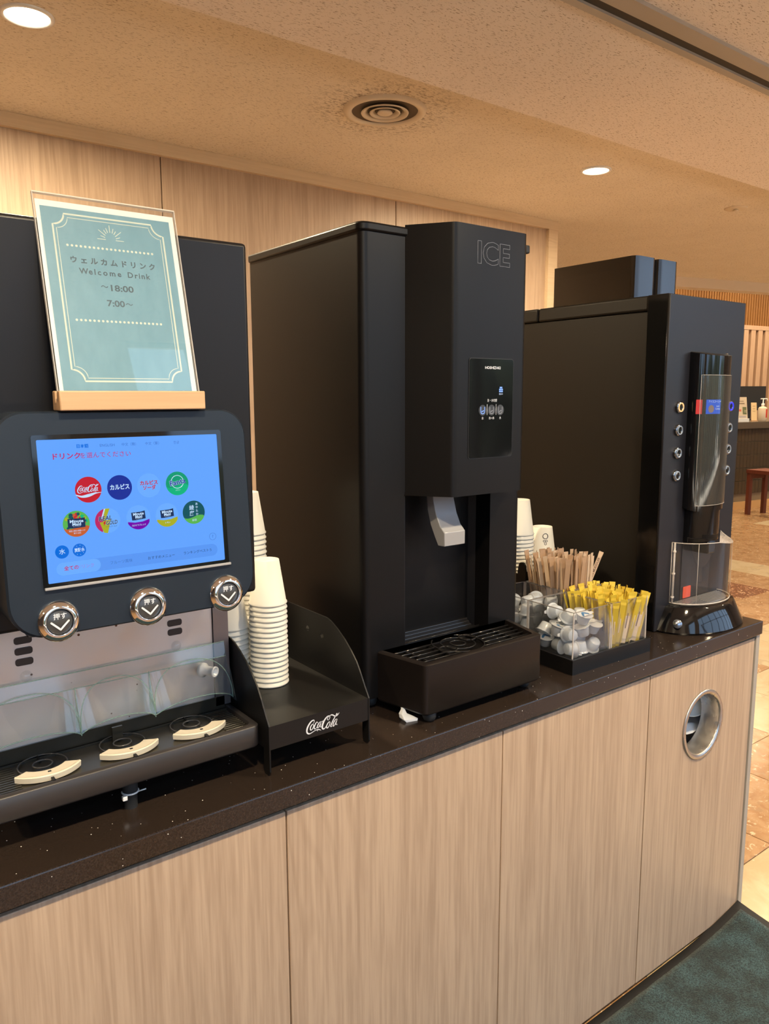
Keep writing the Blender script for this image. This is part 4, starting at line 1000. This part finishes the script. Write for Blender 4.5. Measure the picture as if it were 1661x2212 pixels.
# ================================================================== black tray with four clear boxes
RZ = math.radians(-1.2)
TM = Matrix.Translation((1.330, 1.0663, ZC)) @ Matrix.Rotation(RZ, 4, 'Z')
ot = thing('box_tray', (1.330, 1.0663, ZC), 'low matte black tray under the four clear boxes of creamers, sugar sticks and wrapped stirrers', 'tray')
TWX, TDY, TH = .2850, .2950, .0345
o = part('base', MB().box(0, TWX, 0, TDY, 0, .020, M=TM), blk_pow, ot)
b = MB(); b.box(0, TWX, 0, .006, .020, TH, M=TM); b.box(0, TWX, TDY-.006, TDY, .020, TH, M=TM); b.box(0, .006, .006, TDY-.006, .020, TH, M=TM); b.box(TWX-.006, TWX, .006, TDY-.006, .020, TH, M=TM)
part('rim', b, blk_pow, ot)
BW, BD, BH = .1320, .1380, .1200
boxes = {}
for key, bx_, by_, lb in (('A', .0085, .0085, 'front left clear acrylic box holding creamer cups'), ('B', .1445, .0085, 'front right clear acrylic box holding yellow sugar sticks'),
                          ('C', .0085, .1485, 'rear left clear acrylic box holding creamer cups, half hidden by the ice machine'), ('D', .1445, .1485, 'rear right clear acrylic box holding brown wrapped stirrers')):
    M_ = TM @ Matrix.Translation((bx_, by_, .0203)); boxes[key] = M_; p0 = M_ @ Vector((BW/2, BD/2, 0))
    t = thing('acrylic_box', tuple(p0), lb, 'box', 'clear boxes on the black tray')
    th = .0022
    part('wall', MB().box(0, BW, 0, th, 0, BH, M=M_), acrylic, t); part('wall', MB().box(0, BW, BD-th, BD, 0, BH, M=M_), acrylic, t)
    part('wall', MB().box(0, th, th, BD-th, 0, BH, M=M_), acrylic, t); part('wall', MB().box(BW-th, BW, th, BD-th, 0, BH, M=M_), acrylic, t)
    part('bottom', MB().box(th, BW-th, th, BD-th, 0, th, M=M_), acrylic, t)
    b = MB(); e = .0013
    for a in ((0, BW, 0, th), (0, BW, BD-th, BD), (0, th, th, BD-th), (BW-th, BW, th, BD-th)): b.box(*a, BH, BH+e, M=M_)
    part('top_edge', b, acr_edge, t)
    b = MB()
    for a in ((-.0003, th, -.0003, th), (BW-th, BW+.0003, -.0003, th), (-.0003, th, BD-th, BD+.0003), (BW-th, BW+.0003, BD-th, BD+.0003)): b.box(*a, 0, BH, M=M_)
    part('corner_edge', b, cage_e, t)
# creamers
crpl = clear('creamer_plastic', (0.66, 0.70, 0.75), 0.2, 0.62, (0.9, 0.93, 0.96))
def creamer_mesh(lidm, ink_):
    b = MB(); b.lathe([(0, 0), (.0115, 0), (.0128, .0012), (.0162, .0190), (.0164, .0225), (.0198, .0230), (.0200, .0242), (0, .0242)], 22)
    b.mi = 1; b.lathe([(.0198, .0245), (0, .0245)], 22)
    b._f([b.bm.verts.new(v) for v in ((.014, -.005, .0243), (.0255, -.003, .0256), (.0255, .003, .0256), (.014, .006, .0243))])
    if ink_:
        b.mi = 2; b.ribbon([(-.010, -.006, .005), (-.002, .004, .0065), (.009, -.003, .005)], Matrix.Identity(4), .0249)
    return finish(b, 'creamer_cup', [crpl, lidm, ink_ or lidm], fix=False)
crm = [creamer_mesh(foil, None), creamer_mesh(foil, blueink), creamer_mesh(foil, black_ink), creamer_mesh(foilp, None)]
random.seed(21)
def creamers(M_, rows, where):
    for L in range(rows):
        for i in range(3):
            for j in range(3):
                if L == rows-1 and random.random() < .35: continue
                p = M_ @ Vector((.0262+i*.0395+random.uniform(-.003, .003), .0285+j*.0400+random.uniform(-.003, .003), .0240+L*.0330+random.uniform(-.001, .003)))
                k = random.choices([0, 1, 2, 3], [8, 3 if L == 0 else 1, 1, 1 if where != 'front' else 0])[0]
                o = bpy.data.objects.new('creamer_cup', crm[k]); C.objects.link(o)
                R_ = Matrix.Rotation(random.uniform(0, 6.28), 4, 'Z') @ Matrix.Rotation(random.choice([PI, PI*.8, PI*.5, PI*.55, PI*.4, 0.3]), 4, 'X')
                o.matrix_world = Matrix.Translation(p) @ R_ @ Matrix.Translation((0, 0, -.010))
                lab = {0: 'small plain white creamer cup', 1: 'small white creamer cup with a blue mark on its lid', 2: 'small white creamer cup with a dark mark on its lid', 3: 'small white creamer cup with a pinkish lid'}[k]
                tag(o, '%s in the %s box' % (lab, where+' left'), 'creamer', '%s in the %s box' % (lab.replace('small ', '')+'s', where+' left'))
creamers(boxes['A'], 3, 'front'); creamers(boxes['C'], 3, 'rear')
# sticks
def stick_mesh(nm, L, wd, th, m1, m2, cut, m3):
    """flat wrapped stick standing on z=0, crimped ends, tip part in the second colour"""
    b = MB(); 
    def ring(z, k, t): return [Vector((-wd/2*k, -t, z)), Vector((wd/2*k, -t, z)), Vector((wd/2*k, t, z)), Vector((-wd/2*k, t, z))]
    b.loft([ring(0, 1, .0002), ring(.006, 1, .0004), ring(.012, .86, th), ring(cut, .9, th)], cap=True, smooth=False)
    b.mi = 1; b.loft([ring(cut, .9, th), ring(L-.014, .88, th), ring(L-.008, 1.0, .0005), ring(L, 1.05, .0003)], cap=True, smooth=False)
    b.mi = 2; 
    for z0 in (L*.30,): b.poly([(-wd*.08, z0), (wd*.08, z0), (wd*.08, z0+L*.30), (-wd*.08, z0+L*.30)], Matrix.Rotation(PI/2, 4, 'X'), th+.0002)
    return finish(b, nm, [m1, m2, m3], fix=False)
yst = [stick_mesh('sugar_stick', .128, .0150, .0019, stickw, yel, .070, kraftink), stick_mesh('sugar_stick', .124, .0150, .0019, yel, yel, .06, stickw)]
bst = [stick_mesh('wrapped_stirrer', .198, .0140, .0011, kraft, kraft, .1, kraftink), stick_mesh('wrapped_stirrer', .194, .0115, .0010, kraft2, kraft2, .1, kraft2)]
def stickset(M_, nx, ny, meshes, wts, nm, cat, label, group, bs, ts, dl, H, L, jit=.002, tw=.5):
    for i in range(nx):
        for j in range(ny):
            u_ = (i+.5)/nx-.5; v_ = (j+.5)/ny-.5
            b0 = Vector((BW/2+u_*BW*bs+random.uniform(-jit, jit), BD/2+v_*BD*bs+random.uniform(-jit, jit), .0026))
            tp = Vector((BW/2+u_*BW*ts+dl[0], BD/2+v_*BD*ts+dl[1], 0))+Vector((random.uniform(-jit, jit)*2.2, random.uniform(-jit, jit)*2.2, L))
            d_ = (tp-b0).normalized(); x_ = Vector((1, random.uniform(-tw, tw), 0)); x_ = (x_-d_*x_.dot(d_)).normalized(); y_ = d_.cross(x_)
            o = bpy.data.objects.new(nm, random.choices(meshes, wts)[0]); C.objects.link(o)
            mm_ = Matrix((x_, y_, d_)).transposed().to_4x4(); mm_.translation = b0+Vector((0, 0, random.uniform(0, .006)))
            o.matrix_world = M_ @ mm_; tag(o, label, cat, group)
stickset(boxes['B'], 10, 9, yst, [5, 3], 'sugar_stick', 'sugar stick', 'yellow topped white sugar stick standing in the front right box', 'sugar sticks in the front right box', .84, 1.22, (-.004, .002), BH, .124, .0045, 1.2)
stickset(boxes['D'], 8, 8, bst, [3, 2], 'wrapped_stirrer', 'stirrer', 'brown paper wrapped stirrer standing in the rear right box', 'wrapped stirrers in the rear right box', .74, 1.04, (-.012, 0), BH, .190, .0040, 1.0)
# the loose printed one leaning to the right
b = MB(); L_ = .200
o = bpy.data.objects.new('wrapped_stirrer', bst[1].copy()); C.objects.link(o)
b0 = Vector((1.548, 1.243, .925)); tp = Vector((1.625, 1.218, 1.112)); d_ = (tp-b0).normalized(); x_ = Vector((.8, -.6, 0)); x_ = (x_-d_*x_.dot(d_)).normalized(); y_ = d_.cross(x_)
MS = Matrix((x_, y_, d_)).transposed().to_4x4(); MS.translation = b0; o.matrix_world = MS
tag(o, 'pale printed stirrer wrapper leaning to the right above the yellow sticks', 'stirrer')
tx = text('lettering', 'WOODEN MUDDLER', .0080, frame((0, -.0013, .135), (0, 0, 1), (-1, 0, 0)), kraftink, None, bold=.02, width=.085); tx.parent = o

# ================================================================== coffee cup rack
ck = thing('cup_box', (1.60, 1.475, ZC), 'open black box holding white coffee cups beside the coffee machine', 'cup holder')
X0, X1, Y0_, Y1_ = 1.500, 1.735, 1.395, 1.600
b = MB(); b.box(X0, X1, Y0_, Y0_+.004, ZC, 1.030); b.box(X0, X1, Y1_-.004, Y1_, ZC, 1.045); b.box(X0, X0+.004, Y0_+.004, Y1_-.004, ZC, 1.030); b.box(X1-.004, X1, Y0_+.004, Y1_-.004, ZC, 1.030); b.box(X0+.004, X1-.004, Y0_+.004, Y1_-.004, ZC, ZC+.02)
part('box_walls', b, blk_pow, ck)
o = part('side_wing', MB().prism([(1.365, ZC), (1.393, ZC), (1.393, 1.040)]+[(1.379+.012*math.cos(a), 1.052+.012*math.sin(a)) for a in [i*PI/8 for i in range(9)]]+[(1.365, 1.040)], 1.497, 1.502, 'x'), blk_pow, ck)
stack(1.562, 1.452, ZC+.021, 22, .0106, 'c', .0400, .0275, .096, 'the tall white stack beside the coffee machine', 'coffee cups in the black box')
stack(1.562, 1.542, ZC+.021, 14, .0106, 'c', .0400, .0275, .096, 'the rearmost white stack in the black box', 'coffee cups in the black box')
s2 = stack(1.657, 1.452, ZC+.021, 14, .0106, 'c', .0400, .0275, .096, 'the white stack with printed mark behind the stirrers', 'coffee cups in the black box')
cup_mark(s2[-1], math.radians(-122), .066, 1.7, .0318)

# ================================================================== coffee machine
cm = thing('coffee_machine', (1.936, 1.38, ZC), 'tall black coffee machine with two bean hoppers, round side buttons and clear cup cage', 'coffee machine')
KX0, KX1 = 1.7600, 2.1150
o = part('housing', MB().box(KX0+.005, KX1-.002, 1.211, 1.66, .8815, 1.7145), coffee_side, cm); bevel(o, .003, 2)
o = part('top_cover', MB().box(KX0+.004, KX1-.001, 1.211, 1.583, 1.7155, 1.7545), coffee_side, cm); bevel(o, .006, 3)
o = part('rear_cover', MB().box(KX0+.004, KX1-.001, 1.585, 1.662, 1.7155, 1.7545), coffee_side, cm); bevel(o, .006, 3)
o = part('door_side', MB().box(KX0-.004, KX1, 1.149, 1.209, .8815, 1.7535), mat('door_gloss_black', (.004, .004, .004), .12), cm, 'gloss black door edge'); bevel(o, .002, 2)
o = part('front_door', MB().box(KX0-.005, KX1, 1.143, 1.1485, .8815, 1.7520), mat('front_blue_black', (.013, .013, .017), .35, spec=.35), cm); bevel(o, .0015, 2)
e_amb = emi('ring_amber', (1.0, .55, .22), 1.3); e_blu = emi('ring_blue', (.02, .03, 1.0), 1.6); ringw = mat('ring_grey', (.25, .30, .38), .3)
MXf = Matrix.Rotation(PI/2, 4, 'X')
for x, sd in ((1.8150, 0), (2.0580, 1)):
    for k, z in enumerate((1.4710, 1.4118, 1.3524, 1.2934)):
        bt = part('button', MB().lathe([(.0155, -.0005), (.0155, .004), (.0140, .0065), (.0095, .0075), (.0085, .0060)], 32, (x, 1.143, z), M=MXf), mat('button_chrome', (.25, .27, .30), .12, 1.0) if 'button_chrome' not in bpy.data.materials else bpy.data.materials['button_chrome'], cm)
        part('button_face', MB().lathe([(.0090, .0060), (0, .0062)], 24, (x, 1.143, z), M=MXf), gloss, bt)
        part('light_ring', MB().ring(.0105, .0016, (x, 1.1352, z), 28, M=MXf), (e_amb if sd == 0 else e_blu) if k == 0 else ringw, bt)
# column with the display
HW, CX = .0800, 1.9355
def dpl(hw, dep, y0=1.143, n=20, side=.010):
    return [(CX-hw, y0), (CX-hw, y0-side)]+[(CX-hw*math.cos(PI*i/n), y0-side-dep*math.sin(PI*i/n)**.9) for i in range(1, n)]+[(CX+hw, y0-side), (CX+hw, y0)]
def ring3(hw, dep, z, y0=1.143, zf=None, side=.010):
    return [Vector((p[0], p[1], z+(0 if zf is None else zf*(y0-p[1])))) for p in dpl(hw, dep, y0, side=side)]
col = part('display_column', MB().loft([ring3(HW, .036, 1.205, zf=-.25), ring3(HW, .036, 1.612, zf=-.20), ring3(HW*.96, .030, 1.6135, zf=-.16)], smooth=True), gloss, cm, 'gloss black curved display column')
col.data.set_sharp_from_angle(angle=math.radians(40))
ring_f = [p for p in dpl(HW+.001, .0385)][1:-1]
b = MB(); 
sub = ring_f[3:-1]
b.strip([(p[0], p[1]-.0015, 1.212) for p in sub], [(p[0], p[1]-.0015, 1.553) for p in sub]); part('display_cover', b, scr_film, cm, 'clear display cover', fix=False)
part('cover_edge', MB().tube([(sub[0][0], sub[0][1]-.0015, 1.212), (sub[0][0], sub[0][1]-.0015, 1.553)], .0006, 6).tube([(p[0], p[1]-.0015, 1.553) for p in sub], .0006, 6).tube([(p[0], p[1]-.0015, 1.212) for p in sub], .0006, 6), cage_e, cm)
part('plate_edge_strip', MB().box(CX+HW-.004, CX+HW+.0015, 1.131, 1.1425, 1.18, 1.6125), mat('lit_plate_edge', (.45, .32, .18), .3, .6), cm)  # right edge of the plate, its lit look put into the colour
DF = FRONT(0, 1.0975, 0)
def curvept(x, z, o_=.0012):
    c_ = max(-1, min(1, (CX-x)/HW)); th = math.acos(c_); return Vector((x, 1.143-.010-.036*math.sin(th)**.9-o_, z))
def curved(x0, x1, z0, z1, o_=.0008):
    b = MB(); n = 8; b.strip([curvept(x0+(x1-x0)*i/n, z0, o_) for i in range(n+1)], [curvept(x0+(x1-x0)*i/n, z1, o_) for i in range(n+1)]); return b
ic1 = part('drink_icon', curved(1.8585, 1.8700, 1.4530, 1.4900), emi('icon_red', (.75, .06, .05), .9), col, fix=False)
ic2 = part('drink_icon', curved(1.8800, 1.9330, 1.4530, 1.4900), emi('icon_blue', (.01, .09, .62), 1.2), col, fix=False)
part('icon_cup', MB().disc(0, 0, .0100, frame(curvept(1.8950, 1.4660, .0018), (1, -.24, 0), (0, 0, 1)), 0, 20), emi('icon_brown', (.35, .22, .18), .9), col, fix=False)
text('lettering', 'アイスコーヒー', .0075, frame(curvept(1.9065, 1.4845, .0016), (1, -.22, 0), (0, 0, 1)), emi('icon_text', (.8, .9, 1), 1), col, width=.043)
text('lettering', 'Iced', .0065, frame(curvept(1.9190, 1.4730, .0016), (1, -.12, 0), (0, 0, 1)), bpy.data.materials['icon_text'], col); text('lettering', 'Coffee', .0065, frame(curvept(1.9190, 1.4660, .0016), (1, -.12, 0), (0, 0, 1)), bpy.data.materials['icon_text'], col)
# spout cover below, narrower
sc_ = part('spout_cover', MB().loft([ring3(.068, .034, 1.112), ring3(.068, .034, 1.215)], smooth=True), gloss, cm); sc_.data.set_sharp_from_angle(angle=math.radians(40))
part('spout', MB().box(CX-.018, CX+.018, 1.098, 1.142, 1.078, 1.113, bev=.004), gloss, cm)
part('cup_bay_back', MB().prism(rrect(CX-.070, CX+.070, .945, 1.112, .004), 1.1415, 1.1428), mat('bay_grey', (.018, .017, .018), .2), cm)
# base
def ell(hx_, hy_, z, y0=1.1425, n=28): return [Vector((CX+hx_*math.cos(PI+PI*i/n), y0+hy_*math.sin(PI+PI*i/n), z)) for i in range(n+1)]
bs_ = part('base_cowl', MB().loft([ell(.168, .112, .8803), ell(.170, .1145, .885), ell(.158, .105, .905), ell(.135, .090, .944), ell(.131, .087, .9465)], smooth=True), gloss, cm, 'gloss black flared base'); bs_.data.set_sharp_from_angle(angle=math.radians(50))
part('base_badge', MB().lathe([(0, .003), (.010, .003), (.012, 0)], 24, (1.7835, 1.094, .910), M=frame((0, 0, 0), (.6, -.8, 0), (.3, .25, 1))), mat('badge_steel', (.30, .33, .38), .2, .9), cm)
part('drip_grate', MB().prism([(p.x, p.y) for p in ell(.110, .072, 0)], .9467, .9500, 'z'), mat('grate_grey', (.20, .19, .18), .25, .6), cm)
b = MB()
for k in range(9): 
    y = 1.135-k*.007; q = .105*math.sqrt(max(0, 1-((1.1425-y)/.072)**2)); b.box(CX-q, CX+q, y-.001, y+.001, .9500, .9520)
part('grate_bars', b, brushed, cm)
part('red_sticker', MB().prism(rrect(1.878, 1.915, .953, .985, .003, 3), 1.1405, 1.1414), mat('red_label', (.62, .08, .04), .5), cm)
# clear cage
cg = MB(); RX, RY = .1180, .080
lo = ell(RX, RY, .952, n=32); n_ = len(lo); hi = []
for p in lo:
    k = (p.x-CX)/RX; hi.append(Vector((p.x, p.y, 1.116-(.018*max(0, k+.2)*(1142.5e-3-p.y)/RY))))
cg.strip(lo, hi); cage = part('cup_cage', cg, acrylic, cm, 'clear curved cup cage', fix=False)
part('cage_edge', MB().tube(lo, .0018, 8), cage_e, cage); part('cage_edge', MB().tube(hi, .0013, 8), cage_e, cage)
part('cage_hinge', MB().tube([lo[1], hi[1]], .0028, 10).tube([lo[0], hi[0]], .0015, 8), cage_e, cage)
for z in (.966, 1.03, 1.09): part('hinge_knuckle', MB().lathe([(.0045, 0), (.0045, .005), (0, .005)], 14, (lo[1].x, lo[1].y, z)), cage_e, cage)
for k in (8, 24): part('cage_seam', MB().tube([lo[k], hi[k]], .0008, 6), cage_e, cage)
b = MB(); P1 = [hi[i] for i in range(14, 33)]; P2 = [P1[0].lerp(P1[-1], i_/(len(P1)-1))+Vector((0, 0, .010)) for i_ in range(len(P1))]
b.strip(P1, P2); part('cage_handle', b, cage_e, cage, fix=False)
for q in (.25, .5, .75): part('handle_rib', MB().tube([a.lerp(c_, q) for a, c_ in zip(P1[2:-1], P2[2:-1])], .0012, 6), cage_e, cage)
# hoppers
for x0, lb in ((1.7800, 'left smoked bean hopper'), (1.8830, 'right smoked bean hopper')):
    P_ = rrect(x0, x0+.0935, 1.266, 1.5420, [.004, .004, .016, .016], 6)
    h = part('bean_hopper', MB().loft([[Vector((p[0], p[1], z)) for p in P_] for z in (1.7550, 1.8615)], cap=False, smooth=False), smoke_m, cm, lb)
    part('hopper_lid', MB().prism([(p[0], p[1]) for p in P_], 1.8615, 1.8640, 'z'), smoke_m, h)
    part('hopper_core', MB().box(x0+.006, x0+.0875, 1.275, 1.535, 1.7550, 1.835), mat('bean_brown', (.020, .010, .005), .7) if 'bean_brown' not in bpy.data.materials else bpy.data.materials['bean_brown'], h)

# ================================================================== reception beyond
DO = Vector((9.7493, 5.2997, 0)); DANG = math.atan2(-.1459, .9893)
DM = Matrix.Translation(DO) @ Matrix.Rotation(DANG, 4, 'Z')      # x along the desk, y away from the viewer
rd = thing('reception_desk', tuple(DM @ Vector((.5, .35, 0))), 'reception desk clad in upright brown tiles with a grey top', 'desk')
DX0, DX1 = -1.3, 1.75
part('body', MB().box(DX0, DX1, .012, .70, .095, 1.070, M=DM), desk_grout, rd)
part('plinth', MB().box(DX0, DX1, .000, .70, 0, .095, M=DM), skirtw, rd, 'orange wooden plinth')
o = part('top', MB().box(DX0-.03, DX1+.03, -.03, .75, 1.070, 1.155, M=DM), desk_top, rd)
q = MB(); q.box(.002, .066, 0, .012, .002, .170, M=Matrix.Rotation(DANG, 4, 'Z'), bev=.0015, seg=1); tmesh = finish(q, 'tile', desk_tile)
for r_ in range(6):
    for c_ in range(45):
        z = 1.068-.1735*(r_+1)
        if z < .03: continue
        o = bpy.data.objects.new('tile', tmesh); C.objects.link(o); o.parent = rd; o.location = (DM @ Vector((DX0+c_*.068, -.0, max(z, .03)))) - ROOT[rd]
# things on the desk, turned to the hall
def facing(s, t, z=1.155): 
    p = DM @ Vector((s, t, z)); M_ = frame(p, (.80, -.60, 0), (0, 0, 1)); return M_, p
M_, p = facing(.93, .48); mn = thing('monitor', tuple(p), 'dark flat monitor standing on the reception desk behind the leaflets', 'monitor')
part('screen', MB().box(-.26, .20, .14, .475, -.02, 0, M=M_), rubber, mn); part('neck', MB().box(-.05, .01, 0, .16, -.03, -.01, M=M_), rubber, mn); part('foot', MB().box(-.12, .08, 0, .012, -.10, .05, M=M_), rubber, mn)
M_, p = facing(.275, .10); lf = thing('leaflet_stand', tuple(p), 'leaflet with photos in a clear stand at the left end of the reception desk', 'leaflet stand')
ML = M_ @ Matrix.Rotation(math.radians(-14), 4, 'X')
part('leaflet', MB().box(-.085, .062, .045, .335, -.004, 0, M=ML), mat('leaflet_print', (.50, .42, .32), .5), lf)
for (a, c0, d, e, mm_) in ((-.075, -.02, .14, .17, (.5, .12, .07)), (.0, .05, .10, .2, (.10, .12, .05)), (-.05, .04, .055, .08, (.30, .28, .30)), (-.07, .03, .24, .255, (.2, .15, .1)), (-.07, .02, .275, .285, (.2, .15, .1)), (.02, .05, .12, .16, (.7, .68, .45))):
    part('photo_patch', MB().box(a, c0, d, e, 0, .001, M=ML), mat('patch', mm_, .5), lf)
part('stand', MB().box(-.10, .07, 0, .045, -.03, .02, M=M_), whitepl, lf)
M_, p = facing(.50, .10); cd_ = thing('notice_card', tuple(p), 'small cream notice card on a wooden foot beside the leaflet stand', 'card')
part('card', MB().box(-.038, .038, .012, .255, -.003, 0, M=M_ @ Matrix.Rotation(math.radians(-10), 4, 'X')), mat('cream_notice', (.66, .50, .28), .6), cd_); part('foot', MB().box(-.040, .042, 0, .016, -.02, .02, M=M_), beech, cd_)
b = MB()
for k in range(3): b.box(-.018, .018, .205-k*.035, .209-k*.035, 0, .0006, M=M_ @ Matrix.Rotation(math.radians(-10), 4, 'X'))
part('print_line', b, kraftink, cd_)
M_, p = facing(.66, .10); sn = thing('sanitizer_bottle', tuple(p), 'white pump bottle with a red label on the reception desk', 'bottle')
part('bottle', MB().lathe([(0, 0), (.052, 0), (.056, .01), (.056, .170), (.045, .190), (.018, .200), (.018, .215), (0, .215)], 24, tuple(p)), mat('bottle_white', (.62, .52, .40), .35), sn)
part('pump', MB().lathe([(.020, .212), (.020, .235), (.007, .245), (.007, .300), (0, .300)], 16, tuple(p)).tube([p+Vector((-.03, .02, .300)), p+Vector((.045, -.03, .300))], .007, 8).tube([p+Vector((.045, -.03, .302)), p+Vector((.047, -.032, .27))], .006, 8), whitepl, sn)
part('red_label', MB().box(.004, .040, .05, .165, .045, .052, M=M_), mat('label_red', (.55, .04, .015), .5), sn)
# stool
SM = Matrix.Translation((9.535, 4.985, 0)) @ Matrix.Rotation(math.atan2(-.055, .29), 4, 'Z')
st = thing('wooden_stool', tuple(SM @ Vector((.15, -.22, 0))), 'red brown wooden stool with square legs in front of the reception desk', 'stool')
o = part('seat', MB().box(-.02, .34, -.46, .01, .530, .575, M=SM), redwood, st)
for x in (0, .29):
    for y in (-.44, -.03): part('leg', MB().box(x-.01, x+.045, y-.01, y+.035, 0, .530, M=SM), redwood, st)
part('apron', MB().box(.03, .30, -.03, -.012, .46, .530, M=SM), redwood, st)
# slat wall behind the desk
SW = DM @ Matrix.Translation((0, 1.5, 0))
sw = tag(part('wall_reception', MB().box(-1.5, 4.6, .05, .09, 0, 3.9, M=SW), mat('warm_wall', (.62, .38, .16), .8)), 'warm wall carrying upright slats behind the reception desk', kind='structure')
q = MB(); q.box(0, .105, -.045, .05, 0, 1.62, M=Matrix.Rotation(DANG, 4, 'Z')); smesh = finish(q, 'slat', slatw)
for k in range(30):
    o = bpy.data.objects.new('slat', smesh); C.objects.link(o); o.parent = sw; o.location = SW @ Vector((-.9+.1705*k, 0, .905))
part('slat_rail', MB().box(-1.5, 4.6, -.05, .05, 2.525, 2.592, M=SW), slatw, sw)
q = MB(); q.lathe([(.021, 0), (.021, 1.30)], 10, (0, .028, 0)); rmesh = finish(q, 'reed', reedw)
for k in range(90):
    o = bpy.data.objects.new('reed', rmesh); C.objects.link(o); o.parent = sw; o.location = SW @ Vector((-.9+.058*k, 0, 2.594))
part('reed_backing', MB().box(-1.5, 4.6, .030, .05, 2.592, 3.9, M=SW), mat('reed_backing_brown', (.22, .09, .02), .8), sw)  # brown board behind the reeds
